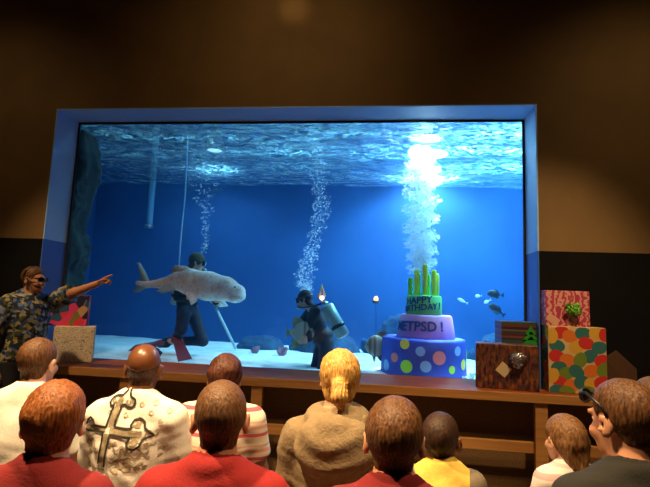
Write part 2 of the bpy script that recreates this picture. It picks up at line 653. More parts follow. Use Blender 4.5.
        if sep:
            for k in 'LR':
                g = lambda P: smax(smin(sleeve(P, k), sd_cap(P, J['sh' + k] - side * (0.03 if k == 'R' else -0.03), J['neck'] + up * 0.0, 0.045 * s + off, 0.03 * s), 0.03) - 0.002 + amp * wob(P, fr, 3), -sd_cap(P, hw, J['neck'] - up * 0.03 * s, 0.058 * s, 0.07 * s), 0.006)
                pp = np.array([J['sh' + k], J['el' + k], J['neck']])
                sdf_obj('sleeve', g, pp.min(0) - 0.1, pp.max(0) + 0.1, 0.010, sep, root)
    if sp.get('trousers'):
        def tr(P):
            d = sd_ell(tloc(P), (0, 0, 0.02), (0.165 + fat * 0.6, 0.118 + fat * 0.4, 0.13)) * ts
            for k in 'LR': d = smin(d, leg(P, k, False), 0.04)
            d = d - 0.012 * s + 0.003 * wob(P, 25, 4)
            for k in 'LR':
                a, b = J['kn' + k], J['an' + k]
                t = (b - a) / np.linalg.norm(b - a)
                near = sd_cap(P, b, b + t * 0.2, 0.10 * s)
                d = np.where(near < 0.02, np.maximum(d, (P - b) @ t + 0.02), d)
            return d
        pp = np.array([J[k] for k in ('pelvis', 'hipL', 'hipR', 'knL', 'knR', 'anL', 'anR')])
        sdf_obj('trousers', tr, pp.min(0) - 0.18, pp.max(0) + 0.18, 0.014, sp['trousers'], root)
    if sp.get('shoes'):
        for k in 'LR':
            a, b = J['an' + k], J['to' + k]
            fz = np.array([b[0] - a[0], b[1] - a[1], 0])
            g = lambda P: np.maximum(smin(sd_cap(P, a - V(0, 0, 0.035 * s) - fz * 0.3, b + V(0, 0, 0.005), 0.047 * s, 0.043 * s), sd_cap(P, a, a - V(0, 0, 0.03), 0.05 * s), 0.03), (min(a[2] - 0.09 * s, b[2] - 0.04 * s)) - P[:, 2])
            pp = np.array([a, b])
            sdf_obj('shoe', g, pp.min(0) - 0.12, pp.max(0) + 0.12, 0.011, sp['shoes'], root)
    # hair
    hr = sp.get('hair')
    if hr:
        t0 = hr.get('t', 0.012)
        dz = hr.get('dz', 0.0)
        hl = hr.get('hl', HL)

        def hair(P):
            p = hloc(P)
            zl = np.interp(p[:, 1], hl[0], hl[1]) + dz
            zl = zl + hr.get('rag', 0.004) * wob(p, 120, 9)
            above = p[:, 2] - zl
            t = t0 * np.sqrt(np.clip(above / hr.get('fade', 0.08), 0.0, 1.0))
            core = head_core(p)
            core = smin(core, neck(P) / hs, 0.02)
            ang = np.arctan2(p[:, 0], p[:, 1] + 0.02)
            st = hr.get('streak', 0.0012)
            d = core - t - st * (np.sin(ang * 46 + 3 * np.sin(p[:, 2] * 40)) + 0.8 * wob(p, 150, 3))
            d = d - hr.get('tuft', 0.0) * wob(p, 45, 12) * np.clip(p[:, 2] / 0.08 + 0.3, 0, 1)
            d = np.maximum(d, -above)
            if 'crown' in hr: d = np.maximum(d, p[:, 2] - hr['crown'] - 0.35 * p[:, 1] - 0.003 * wob(p, 130, 8))
            for e in hr.get('extra', []):
                d = smin(d, sd_cap(p, *e) - st * 1.3 * (np.sin(ang * 60 + 2 * np.sin(p[:, 2] * 35)) + wob(p * np.array([1, 1, 0.3]), 160, 2)), 0.02)
            return d * hs
        c = H
        lo3 = c - 0.16 * hs - V(0.03, 0.03, hr.get('down', 0.0)); hi3 = c + 0.16 * hs + V(0.03, 0.03, 0)
        sdf_obj('hair', hair, lo3, hi3, hr.get('h', 0.0055), hr['mat'], root)
    sp['_head'] = lambda p: H + RM @ (np.asarray(p, float) * hs)
    sp['_hs'] = hs
    return bo


def project_back(fn, u, z, y0=-0.5, axis=1):
    """march from behind onto a shirt at (u, z); returns points"""
    u = np.asarray(u, float); z = np.asarray(z, float)
    y = np.full(len(u), y0)
    for i in range(60):
        P = np.stack([u, y, z], 1)
        y = y + np.maximum(fn(P), -0.01) * 0.7
    return np.stack([u, y, z], 1)


def ribbon_on(fn, path, width, lift, mb, mi=0, closed=False):
    """a stroke of given width laid on the back of a shirt, path in (x, z)"""
    p = np.array(path, float)
    if closed: p = np.vstack([p, p[:1]])
    # resample
    seg = np.linalg.norm(np.diff(p, axis=0), axis=1)
    t = np.concatenate([[0], np.cumsum(seg)])
    n = max(2, int(t[-1] / 0.006))
    tt = np.linspace(0, t[-1], n)
    x = np.interp(tt, t, p[:, 0]); z = np.interp(tt, t, p[:, 1])
    d = np.stack([np.gradient(x), np.gradient(z)], 1)
    d /= np.linalg.norm(d, axis=1)[:, None] + 1e-9
    nx, nz = -d[:, 1] * width / 2, d[:, 0] * width / 2
    a = project_back(fn, x + nx, z + nz); b = project_back(fn, x - nx, z - nz)
    a[:, 1] -= lift; b[:, 1] -= lift
    ok = (np.abs(fn(a + np.array([0, lift, 0]))) < 0.006) & (np.abs(fn(b + np.array([0, lift, 0]))) < 0.006) & (a[:, 1] < 0.02) & (b[:, 1] < 0.02)
    va = [mb.b.verts.new(q) if k else None for q, k in zip(a, ok)]; vb = [mb.b.verts.new(q) if k else None for q, k in zip(b, ok)]
    for i in range(n - 1):
        if not (ok[i] and ok[i + 1]): continue
        f = mb.b.faces.new((va[i], va[i + 1], vb[i + 1], vb[i])); f.material_index = mi


def text_mesh(body, size, extrude=0.0, bold=0.0):
    cu = bpy.data.curves.new('lettering', 'FONT')
    cu.body = body; cu.size = size; cu.align_x = 'CENTER'; cu.align_y = 'CENTER'
    cu.extrude = extrude; cu.offset = bold; cu.resolution_u = 3
    o = bpy.data.objects.new('lettering', cu)
    COL.objects.link(o)
    dg = bpy.context.evaluated_depsgraph_get()
    me = bpy.data.meshes.new_from_object(o.evaluated_get(dg))
    bpy.data.objects.remove(o)
    bpy.data.curves.remove(cu)
    return me


# ================================================================== the setting
XL, XR, ZT, DEP, SILL, OV, DADO = -3.603, 1.462, 3.589, 0.382, 0.88, 0.269, 2.144
TX0, TX1, TY1 = -5.3, 3.3, 3.5
RX0, RX1, RY0, RZ1 = -6.2, 4.6, -7.2, 5.2

M_WALL = mat('brown_wall_paint', (0.18, 0.105, 0.036), 0.75, (0.23, 0.135, 0.047), 1.3, bump=0.15, bscale=60)
M_DADO = mat('black_wall_paint', (0.0065, 0.007, 0.0075), 0.9, (0.009, 0.009, 0.009), 3, spec=0.1)
M_SKIRT = mat('brown_carpeted_wall', (0.17, 0.09, 0.033), 0.95, (0.25, 0.14, 0.055), 70, detail=3)
M_FLOOR = mat('dark_carpet', (0.05, 0.032, 0.02), 0.95, (0.08, 0.05, 0.03), 60)
M_CEIL = mat('dark_ceiling', (0.03, 0.022, 0.015), 0.9)
M_REV = mat('pale_reveal_tank_glow', (0.36, 0.64, 1.0), 0.5)  # blue tank light put into the colour of the pale boards
M_REVD = mat('dark_reveal_tank_glow', (0.07, 0.18, 0.62), 0.45)  # dark boards, blue of the tank light mixed into their colour
M_RUB = mat('black_rubber', (0.008, 0.008, 0.01), 0.6)
M_DARK = mat('black_plastic', (0.010, 0.010, 0.011), 0.35)
M_EYE = mat('eye_white', (0.75, 0.72, 0.68), 0.3)
M_WOOD = mat('orange_wood', (0.46, 0.20, 0.055), 0.45, (0.58, 0.28, 0.085), 5, (0.4, 6, 6), bump=0.05)
M_WOODT = mat('red_brown_wood', (0.30, 0.072, 0.024), 0.5, (0.40, 0.11, 0.035), 5, (0.4, 6, 6), bump=0.05, spec=0.25)
M_METAL = mat('grey_metal', (0.35, 0.36, 0.38), 0.4, metal=0.9)

m = MB()
for x0, x1, mi_lo in ((RX0, XL, 1), (XR, RX1, 1)):
    m.box((x0, 0, 0), (x1, DEP, 0.84), mi=2)
    m.box((x0, 0, 0.84), (x1, DEP, DADO), mi=1)
    m.box((x0, 0, DADO), (x1, DEP, RZ1), mi=0)
m.box((XL, 0, ZT), (XR, DEP, RZ1), mi=0)
m.box((XL, 0, 0), (XR, DEP, 0.80), mi=2)
tag(m.build('wall_back', [M_WALL, M_DADO, M_SKIRT]), kind='structure')
for nm, lo, hi in (('wall_left', (RX0 - 0.2, RY0, 0), (RX0, DEP, RZ1)), ('wall_right', (RX1, RY0, 0), (RX1 + 0.2, DEP, RZ1)),
                   ('wall_front', (RX0, RY0 - 0.2, 0), (RX1, RY0, RZ1))):
    m = MB(); m.box(lo, hi); tag(m.build(nm, M_WALL), kind='structure')
m = MB(); m.box((RX0 - 0.2, RY0 - 0.2, -0.2), (RX1 + 0.2, TY1 + 0.3, 0)); tag(m.build('floor', M_FLOOR), kind='structure')
m = MB(); m.box((RX0 - 0.2, RY0 - 0.2, RZ1), (RX1 + 0.2, TY1 + 0.3, RZ1 + 0.2)); tag(m.build('ceiling', M_CEIL), kind='structure')
# reveal of the window: pale boards above the dark band of the wall, dark boards below it
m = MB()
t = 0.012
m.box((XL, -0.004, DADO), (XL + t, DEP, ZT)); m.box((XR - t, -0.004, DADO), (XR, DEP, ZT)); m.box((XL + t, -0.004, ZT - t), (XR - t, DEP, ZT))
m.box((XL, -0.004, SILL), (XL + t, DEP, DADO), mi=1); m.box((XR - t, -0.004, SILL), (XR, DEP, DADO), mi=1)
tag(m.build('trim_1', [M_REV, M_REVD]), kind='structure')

# the glass of the tank
win = tag(empty('window_1', ((XL + XR) / 2, DEP, SILL)), kind='structure')
def wl(o):  # parent keeping world placement
    o.location = (-win.location.x, -win.location.y, -win.location.z)
m = MB()
g = 0.022
m.box((XL + t, DEP - 0.012, SILL), (XL + t + g, DEP + 0.005, ZT - t)); m.box((XR - t - g, DEP - 0.012, SILL), (XR - t, DEP + 0.005, ZT - t))
m.box((XL + t + g, DEP - 0.012, ZT - t - g), (XR - t - g, DEP + 0.005, ZT - t))
wl(m.build('gasket', M_RUB, win))
mg, nt, p, out = new_mat('tank_glass')
tr = N(nt, 'ShaderNodeBsdfTransparent'); tr.inputs[0].default_value = (0.93, 0.97, 1.0, 1)
gl = N(nt, 'ShaderNodeBsdfGlossy'); gl.inputs['Roughness'].default_value = 0.02
fr = N(nt, 'ShaderNodeFresnel', IOR=1.25)
mx = N(nt, 'ShaderNodeMixShader')
nt.links.new(fr.outputs[0], mx.inputs[0]); nt.links.new(tr.outputs[0], mx.inputs[1]); nt.links.new(gl.outputs[0], mx.inputs[2])
nt.links.new(mx.outputs[0], out.inputs['Surface'])
m = MB(); m.box((XL, DEP + 0.006, SILL - 0.06), (XR, DEP + 0.046, ZT + 0.05))
wl(m.build('pane', mg, win))

# ------------------------------------------------------------------ the ledge under the window
led = empty('wooden_ledge', (-0.8, -0.1, 0))
tag(led, 'long red-brown wooden ledge with orange front edge under the tank window', 'ledge')
def ll(o): o.location = (0.8, 0.1, 0); return o
m = MB(); m.box((-5.6, -OV, SILL - 0.075), (3.6, -0.002, SILL), 0.004)
m.box((XL + 0.014, -0.01, SILL - 0.075), (XR - 0.014, DEP - 0.014, SILL))
ll(m.build('countertop', M_WOODT, led))
m = MB(); m.box((-5.6, -OV - 0.018, SILL - 0.078), (3.6, -OV + 0.0, SILL - 0.002), 0.004)
ll(m.build('front_edge', M_WOOD, led))
for px in (123, 256, 541):
    c = at(px, 415, -OV + 0.03)
    m = MB(); m.box((c[0] - 0.052, -OV + 0.01, 0.0), (c[0] + 0.052, -OV + 0.06, SILL - 0.078), 0.004)
    ll(m.build('post', M_WOOD, led))
rz = at(500, 448, -OV)[2]
m = MB(); m.box((-5.6, -OV + 0.065, rz - 0.045), (3.6, -OV + 0.11, rz + 0.045), 0.004)
ll(m.build('rail', M_WOOD, led))

# ------------------------------------------------------------------ tank shell, sand, water
M_TANK = mat('blue_tank_paint', (0.005, 0.046, 0.185), 0.85, (0.009, 0.072, 0.25), 0.9, detail=6)
m = MB()
m.box((TX0 - 0.2, TY1, 0), (TX1 + 0.2, TY1 + 0.2, RZ1)); tag(m.build('wall_tank_back', M_TANK), kind='structure')
m = MB(); m.box((TX0 - 0.2, DEP, 0), (TX0, TY1, RZ1)); tag(m.build('wall_tank_left', M_TANK), kind='structure')
m = MB(); m.box((TX1, DEP, 0), (TX1 + 0.2, TY1, RZ1)); tag(m.build('wall_tank_right', M_TANK), kind='structure')


def grid_obj(name, x0, x1, y0, y1, nx, ny, zf, mat_, flip=False):
    X, Y = np.meshgrid(np.linspace(x0, x1, nx), np.linspace(y0, y1, ny), indexing='ij')
    P = np.stack([X.ravel(), Y.ravel(), np.zeros(nx * ny)], 1)
    P[:, 2] = zf(P)
    i = np.arange(nx * ny).reshape(nx, ny)
    q = np.stack([i[:-1, :-1], i[1:, :-1], i[1:, 1:], i[:-1, 1:]], -1).reshape(-1, 4)
    if flip: q = q[:, ::-1]
    return link(name, mesh_from(name, [P], [q]), mat_, None, True)


M_SAND = mat('pale_sand', (0.66, 0.72, 0.70), 0.9, (0.92, 0.94, 0.90), 3.5, detail=8, bump=0.5, bscale=9, contrast=(0.3, 0.6))
sand_z = lambda P: 0.835 + 0.022 * wob(P * np.array([1, 1, 0]), 3.2, 21) + 0.010 * wob(P * np.array([1, 1, 0]), 9.0, 22)
tag(grid_obj('sand', TX0, TX1, DEP + 0.047, TY1, 160, 70, sand_z, M_SAND), 'pale rippled sand covering the floor of the tank', 'sand', kind='stuff')
def sz(x, y): return float(sand_z(np.array([[x, y, 0.0]]))[0])

mw, nt, p, out = new_mat('sea_water')
nt.nodes.remove(p)
vs_ = N(nt, 'ShaderNodeVolumeScatter', Density=0.036, Anisotropy=0.2); vs_.inputs['Color'].default_value = (0.10, 0.42, 1.0, 1)
va = N(nt, 'ShaderNodeVolumeAbsorption', Density=0.10); va.inputs['Color'].default_value = (0.10, 0.62, 0.98, 1)
ad = N(nt, 'ShaderNodeAddShader')
nt.links.new(vs_.outputs[0], ad.inputs[0]); nt.links.new(va.outputs[0], ad.inputs[1]); nt.links.new(ad.outputs[0], out.inputs['Volume'])
m = MB(); m.box((TX0 + 0.002, DEP + 0.05, 0.70), (TX1 - 0.002, TY1 - 0.002, WATER_Z - 0.09))
tag(m.build('water', mw), 'clear blue water filling the tank behind the window', 'water', kind='stuff')

ms, nt, p, out = new_mat('water_surface')
nt.nodes.remove(p)
v = coords(nt, (0.8, 1.25, 1))
n1 = N(nt, 'ShaderNodeTexNoise', Scale=5.5, Detail=5.0, Distortion=0.7)
nt.links.new(v, n1.inputs['Vector'])
bp = N(nt, 'ShaderNodeBump', Strength=1.0, Distance=0.25)
nt.links.new(n1.outputs['Fac'], bp.inputs['Height'])
n2 = N(nt, 'ShaderNodeTexNoise', Scale=10.5, Detail=6.0, Roughness=0.68, Distortion=1.0)
nt.links.new(v, n2.inputs['Vector'])
rp = ramp(nt, [(0.47, (0.02, 0.02, 0.02)), (0.64, (0.75, 0.75, 0.75))])
nt.links.new(n2.outputs['Fac'], rp.inputs['Fac'])
t1 = N(nt, 'ShaderNodeBsdfTransparent'); t1.inputs[0].default_value = (0.85, 0.96, 1, 1)
t2 = N(nt, 'ShaderNodeBsdfTranslucent'); t2.inputs[0].default_value = (0.40, 0.80, 0.95, 1)
t4 = N(nt, 'ShaderNodeBsdfGlossy', Roughness=0.10); t4.inputs[0].default_value = (0.75, 0.9, 1, 1)
for q in (t2, t4): nt.links.new(bp.outputs[0], q.inputs['Normal'])
a2 = N(nt, 'ShaderNodeMixShader')
lw = N(nt, 'ShaderNodeLayerWeight', Blend=0.5)
mr = N(nt, 'ShaderNodeMapRange'); mr.inputs['From Min'].default_value = 0.765; mr.inputs['From Max'].default_value = 0.58; mr.inputs['To Min'].default_value = 0.12; mr.inputs['To Max'].default_value = 1.0
nt.links.new(lw.outputs['Facing'], mr.inputs['Value'])
mu = N(nt, 'ShaderNodeMath', operation='MULTIPLY')
nt.links.new(rp.outputs['Color'], mu.inputs[0]); nt.links.new(mr.outputs['Result'], mu.inputs[1])
nt.links.new(mu.outputs[0], a2.inputs[0])
nt.links.new(t4.outputs[0], a2.inputs[1]); nt.links.new(t2.outputs[0], a2.inputs[2])
a3 = N(nt, 'ShaderNodeMixShader'); a3.inputs[0].default_value = 0.36
nt.links.new(a2.outputs[0], a3.inputs[1]); nt.links.new(t1.outputs[0], a3.inputs[2])
nt.links.new(a3.outputs[0], out.inputs['Surface'])
surf_z = lambda P: WATER_Z + 0.022 * wob(P * np.array([0.6, 1.6, 0]), 4.0, 31) + 0.009 * wob(P * np.array([0.6, 1.6, 0]), 12.0, 32)
so = grid_obj('water_surface', TX0 + 0.003, TX1 - 0.003, DEP + 0.052, TY1 - 0.003, 260, 160, surf_z, ms, flip=True)
tag(so, 'rippled bright surface of the tank water seen from below', 'water', kind='stuff')

# pool lamps
M_LENS2 = emit('dim_lamp_lens', (0.45, 0.85, 1.0), 3.0)
M_LENS = emit('lamp_lens', (0.75, 0.93, 1.0), 60.0)
for i, (x, y, h, e, c) in enumerate(POOL):
    o = empty('pool_lamp', (x, y, WATER_Z + h))
    big = i == 0
    tag(o, ['large bright round lamp above the water over the birthday cake', 'round lamp above the water behind the diver holding the fish',
            'dim round lamp above the water over the middle of the tank', 'round lamp above the water at the right end of the tank',
            'dim round lamp above the water at the left end of the tank'][i], 'lamp', 'lamps above the tank water')
    r = 0.26 if big else 0.12
    m = MB(); m.lathe([(0.05, 0.30), (0.10, 0.28), (r + 0.02, 0.10), (r + 0.03, 0.0), (r + 0.005, 0.0), (r, 0.04), (0.06, 0.2)], 28); m.build('housing', M_METAL, o, True)
    m = MB(); m.lathe([(r, 0.012), (r, 0.028)], 28); m.build('lens', M_LENS if big else M_LENS2, o)
    m = MB(); m.tube([(0, 0, 0.20), (0, 0, RZ1 - WATER_Z - h)], 0.02); m.build('stem', M_METAL, o)
# ceiling downlights of the hall, the two added for ledge and presenter included
M_WLENS = emit('warm_lens', (1.0, 0.7, 0.35), 6.0)
for i, (x, y, z, tg, e) in enumerate(DOWNLIGHTS + WASHERS + [(-1.15, -0.9, 5.06, (-1.0, 0, 4.68), 5)]):
    o = empty('ceiling_downlight', (x, y, z))
    tag(o, 'unseen black can downlight hanging from the hall ceiling above the audience', 'lamp', 'ceiling downlights')
    dr = (Vector(tg) - Vector((x, y, z))).to_track_quat('-Z', 'Y').to_matrix().to_4x4()
    m = MB(); m.lathe([(0.05, 0.16), (0.09, 0.14), (0.095, -0.12), (0.085, -0.12), (0.08, -0.06)], 20, M=dr); m.build('can', M_DARK, o, True)
    m = MB(); m.lathe([(0.055, -0.062), (0.055, -0.055)], 20, M=dr); m.build('lens', M_WLENS, o)
    m = MB(); m.tube([(0, 0, 0.14), (0, 0, RZ1 - z)], 0.012); m.build('stem', M_DARK, o)


# ================================================================== inside the tank
M_ROCK = mat('dark_rock', (0.008, 0.016, 0.016), 0.95, (0.030, 0.042, 0.034), 7, detail=8, bump=0.6, bscale=14)
M_ROCK2 = mat('blue_grey_rock', (0.012, 0.040, 0.10), 0.95, (0.030, 0.075, 0.13), 6, detail=8, bump=0.6, bscale=12)

# rough rock pillar just behind the left end of the glass
pa, pb = at(66, 240, 0.75), at(97, 240, 0.75)
rk = empty('rock_pillar', (float(pa[0]) - 0.1, 0.75, 0.78))
def f_pillar(P):
    wdt = 0.20 + 0.03 * np.sin(P[:, 2] * 2.1 + 1.6) + 0.02 * np.sin(P[:, 2] * 6.3)
    q = np.abs(P[:, :2] - np.array([0.06, 0.0])) - np.stack([wdt, np.full(len(P), 0.16)], 1)
    d = np.linalg.norm(np.maximum(q, 0), axis=1) + np.minimum(q.max(1), 0) - 0.05
    d = d + 0.030 * wob(P, 8, 41) + 0.022 * wob(P, 21, 42) + 0.012 * wob(P, 45, 43)
    return np.maximum(np.maximum(d, P[:, 2] - 2.78), -P[:, 2])
sdf_obj('rock', f_pillar, (-0.5, -0.30, -0.05), (0.6, 0.35, 2.85), 0.028, M_ROCK, rk)
tag(rk, 'tall dark ragged rock pillar standing inside the glass at its left end', 'rock')


def rock(name, px, py, Y, r, label, seed, group=None, mt=None):
    c = at(px, py, Y)
    o = empty(name, (c[0], c[1], sz(c[0], c[1]) - 0.01))
    hh = max(0.05, c[2] - o.location.z)
    def f(P):
        d = sd_ell(P, (0, 0, 0), (r, r * 0.8, hh))
        k = max(min(r, hh), 0.06)
        return np.maximum(d + 0.28 * k * wob(P, 3.6 / r, seed) + 0.13 * k * wob(P, 9 / r, seed + 1) + 0.05 * k * wob(P, 21 / r, seed + 2), -P[:, 2] - 0.03)
    sdf_obj('rock', f, (-r * 1.4, -r * 1.2, -0.06), (r * 1.4, r * 1.2, hh * 1.4), max(0.018, r / 16), mt or M_ROCK2, o)
    return tag(o, label, 'rock', group)

rock('reef_rock', 150, 346, 0.98, 0.13, 'small dark rock on the sand behind the bald man', 51)
rock('reef_rock', 326, 331, 2.7, 0.46, 'broad low dark rock on the sand behind the diver with the silver tank', 52)
rock('reef_rock', 402, 318, 2.8, 0.45, 'taller blue-grey rock behind the birthday cake, left of its tiers', 53)
rock('reef_rock', 505, 338, 2.9, 0.5, 'hazy low rock at the far right behind the woven box', 54)
rock('reef_rock', 262, 337, 2.75, 0.36, 'low hazy rock between the two divers', 55)

# pale pipe on the back wall and its likes
c0, c1 = at(151, 178, 3.3), at(149, 228, 3.3)
o = empty('pipe', (c1[0], 3.3, c1[2]))
m = MB(); m.tube([(0, 0, 0), (0, 0, 2.0)], 0.055, 14); m.build('tube', mat('pale_pipe', (0.22, 0.42, 0.55), 0.6), o, True)
m = MB(); m.lathe([(0.07, 0), (0.075, 0.03), (0.07, 0.06)], 16); m.build('collar', M_METAL, o, True)
m = MB(); m.box((-0.05, 0.0, 1.2), (0.05, 0.199, 1.26)); m.build('bracket', M_METAL, o)
tag(o, 'pale vertical pipe fixed to the back wall at upper left of the tank', 'pipe')

# -------- birthday cake
M_GREEN = mat('green_icing', (0.06, 0.44, 0.15), 0.6, (0.14, 0.58, 0.12), 2.5)
M_LIL = mat('lilac_icing', (0.33, 0.15, 0.45), 0.6, (0.42, 0.23, 0.50), 2.5)
M_BLUE = mat('blue_icing', (0.03, 0.065, 0.50), 0.6)
M_LIME = mat('lime_paint', (0.42, 0.86, 0.05), 0.6)
M_SKY = mat('pale_blue_paint', (0.25, 0.50, 0.95), 0.6)
M_CORAL = mat('coral_paint', (0.85, 0.22, 0.22), 0.6)
M_YEL = mat('yellow_paint', (0.90, 0.75, 0.10), 0.6)
M_INK = mat('dark_lettering', (0.012, 0.05, 0.22), 0.6)
CY = 1.0
cb = at(423, 372, CY)
CX = float(cb[0])
cz = sz(CX, CY) - 0.012
cake = empty('birthday_cake', (CX, CY, cz))
tag(cake, 'three-tier birthday cake of green, lilac and dotted blue with yellow-green candles in the tank', 'cake')
ppm = FPX / (CR[1] * 0 + (CY + 4.7) * CF[1] + (CX) * CF[0])   # pixels per metre at the cake
r1 = 41 / ppm; zz1 = at(423, 338, CY - r1 * 0.3)[2] - cz
zz2 = at(423, 314.5, CY)[2] - cz; zz3 = at(423, 295.5, CY)[2] - cz
r2b, r2t, r3 = 28.5 / ppm, 25.5 / ppm, 17.5 / ppm

def dot(mb, rad, ang, z, r, mi, z0=0.0, shear=0):
    ring = []
    for k in range(20):
        a = 2 * PI * k / 20
        th = ang + math.cos(a) * r / rad
        ring.append(mb.b.verts.new(((rad + 0.004) * math.cos(th), (rad + 0.004) * math.sin(th), z + r * math.sin(a))))
    f = mb.b.faces.new(ring); f.material_index = mi

m = MB()
m.lathe([(r1 * 1.0, 0), (r1 * 1.01, 0.02), (r1 * 0.985, zz1 - 0.03), (r1 * 0.965, zz1 - 0.006), (r1 * 0.93, zz1)], 48)
for ang, z, r, mi in ((-2.03, 0.12, 0.080, 1), (-1.60, 0.135, 0.070, 2), (-1.30, 0.23, 0.085, 3), (-0.98, 0.105, 0.050, 1), (-1.72, 0.29, 0.06, 2), (-2.08, 0.355, 0.065, 4),
                      (-0.80, 0.30, 0.06, 2), (-2.35, 0.20, 0.06, 3), (-0.55, 0.15, 0.07, 4), (-0.2, 0.25, 0.07, 1), (-2.65, 0.10, 0.07, 2), (0.3, 0.2, 0.08, 3), (1.1, 0.2, 0.08, 1), (1.9, 0.15, 0.08, 2), (2.7, 0.25, 0.08, 4)):
    dot(m, r1, ang, z * zz1 / 0.41, r * 0.85, mi)
m.build('bottom_tier', [M_BLUE, M_LIME, M_SKY, M_CORAL, M_YEL], cake, False)
h2 = zz2 - zz1
o2 = 2.0 / ppm
m = MB(); m.lathe([(r2b, zz1), (r2b, zz1 + 0.012), (r2t, zz2 - 0.02), (r2t - 0.02, zz2)], 40, c=(o2, 0, 0)); t2o = m.build('middle_tier', M_LIL, cake, False)
m = MB(); m.lathe([(r3, zz2), (r3 * 1.01, zz2 + 0.012), (r3 * 0.99, zz3 - 0.015), (r3 - 0.015, zz3)], 36, c=(0, 0, 0)); m.build('top_tier', M_GREEN, cake, False)
for o in cake.children:
    for pl in o.data.polygons:
        pl.use_smooth = len(pl.vertices) == 4 and abs(pl.normal.z) < 0.9


def cake_text(body, size, z, ang, rfun, cx, mt, tilt=0.0):
    me = text_mesh(body, size, 0.003, size * 0.025)
    for v_ in me.vertices:
        x, y, e = v_.co
        y2 = y + x * tilt
        r = rfun(z + y2) + 0.006 + e
        th = ang + x / rfun(z)
        v_.co = (cx + r * math.cos(th), r * math.sin(th), z + y2)
    return link('lettering', me, mt, cake)

def rad2(z): return r2b + (r2t - r2b) * (z - zz1) / h2
cake_text('HAPPY', 0.105, zz2 + (zz3 - zz2) * 0.72, -2.00, lambda z: r3, 0, M_INK, 0.10)
cake_text('BIRTHDAY !', 0.095, zz2 + (zz3 - zz2) * 0.36, -1.87, lambda z: r3, 0, M_INK, 0.10)
cake_text('METPSD !', 0.145, zz1 + h2 * 0.50, -1.98, rad2, o2, M_INK, 0.02)

def make_candle(h):
    o_ = MB()
    o_.lathe([(0.030, 0), (0.030, h - 0.03), (0.024, h - 0.008), (0.008, h)], 14)
    for k in range(5):
        z = 0.04 + k * (h - 0.08) / 5
    return o_
M_CAND = mat('yellow_green_candle', (0.66, 0.90, 0.02), 0.5, (0.75, 0.92, 0.05), 6)
M_CAND2 = mat('green_candle', (0.22, 0.66, 0.06), 0.5)
for i, (px, top, dy) in enumerate(((409.5, 277, 0.02), (415, 270, -0.09), (418, 272, 0.10), (423, 264, -0.11), (427.5, 272, 0.10), (432, 269, -0.06), (435.5, 272, 0.03))):
    h = (zz3 - zz2) * (295.5 - top) / 19.0
    x = (px - 423.0) / ppm
    cd = make_candle(h).build('candle', M_CAND2 if i in (0, 2, 4) else M_CAND, cake, True)
    cd.location = (x, dy, zz3 - 0.004)

# -------- bubbles
M_BUB, nt, p, out = new_mat('air_bubble')
nt.nodes.remove(p)
b1 = N(nt, 'ShaderNodeBsdfTransparent')
b2 = N(nt, 'ShaderNodeBsdfTranslucent'); b2.inputs[0].default_value = (0.9, 0.97, 1, 1)
b3 = N(nt, 'ShaderNodeBsdfGlossy', Roughness=0.15)
b4 = N(nt, 'ShaderNodeBsdfDiffuse'); b4.inputs[0].default_value = (0.9, 0.97, 1, 1)
lw = N(nt, 'ShaderNodeLayerWeight', Blend=0.45)
k1 = N(nt, 'ShaderNodeMixShader'); k1.inputs[0].default_value = 0.5
nt.links.new(b2.outputs[0], k1.inputs[1]); nt.links.new(b4.outputs[0], k1.inputs[2])
k2 = N(nt, 'ShaderNodeMixShader'); k2.inputs[0].default_value = 0.25
nt.links.new(k1.outputs[0], k2.inputs[1]); nt.links.new(b3.outputs[0], k2.inputs[2])
k3 = N(nt, 'ShaderNodeMixShader')
nt.links.new(lw.outputs['Facing'], k3.inputs[0]); nt.links.new(b1.outputs[0], k3.inputs[1]); nt.links.new(k2.outputs[0], k3.inputs[2])
nt.links.new(k3.outputs[0], out.inputs['Surface'])


def ico():
    b = bmesh.new(); bmesh.ops.create_icosphere(b, subdivisions=1, radius=1.0)
    v_ = np.array([v.co[:] for v in b.verts]); f_ = np.array([[v.index for v in f.verts] for f in b.faces])
    b.free(); return v_, f_
ICO_V, ICO_F = ico()


def plume(path, count, smin_, smax_, label, seed, fall=1.0):
    """path: (x, y, z, radius of the plume)"""
    rs = np.random.RandomState(seed)
    path = np.array(path, float)
    t = np.linspace(0, len(path) - 1, len(path))
    u = rs.uniform(0, 1, count) ** fall * (len(path) - 1)
    c = np.stack([np.interp(u, t, path[:, k]) for k in range(4)], 1)
    a = rs.uniform(0, 2 * PI, count); rr = c[:, 3] * np.sqrt(rs.uniform(0, 1, count))
    # clumps
    kx = np.sin(u * 9.0 + seed) * 0.3 * c[:, 3]
    P = np.stack([c[:, 0] + rr * np.cos(a) + kx, c[:, 1] + rr * np.sin(a), c[:, 2] + rs.normal(0, 0.02, count)], 1)
    P[:, 2] = np.minimum(P[:, 2], WATER_Z - 0.05)
    s = smin_ + (smax_ - smin_) * rs.uniform(0, 1, count) ** 2.5
    sc_ = s[:, None] * np.stack([np.ones(count), np.ones(count), rs.uniform(0.6, 0.9, count)], 1)
    V_ = (P[:, None, :] + ICO_V[None] * sc_[:, None, :]).reshape(-1, 3)
    F_ = (ICO_F[None] + (np.arange(count) * len(ICO_V))[:, None, None]).reshape(-1, 3)
    base = path[0, :3]
    me = bpy.data.meshes.new('bubble_plume')
    me.vertices.add(len(V_)); me.vertices.foreach_set('co', (V_ - base).astype(np.float32).ravel())
    me.loops.add(len(F_) * 3); me.loops.foreach_set('vertex_index', F_.astype(np.int32).ravel())
    me.polygons.add(len(F_)); me.polygons.foreach_set('loop_start', np.arange(len(F_), dtype=np.int32) * 3)
    me.update(calc_edges=True)
    o = link('bubble_plume', me, M_BUB, None, True)
    o.location = base
    return tag(o, label, 'bubbles', kind='stuff')

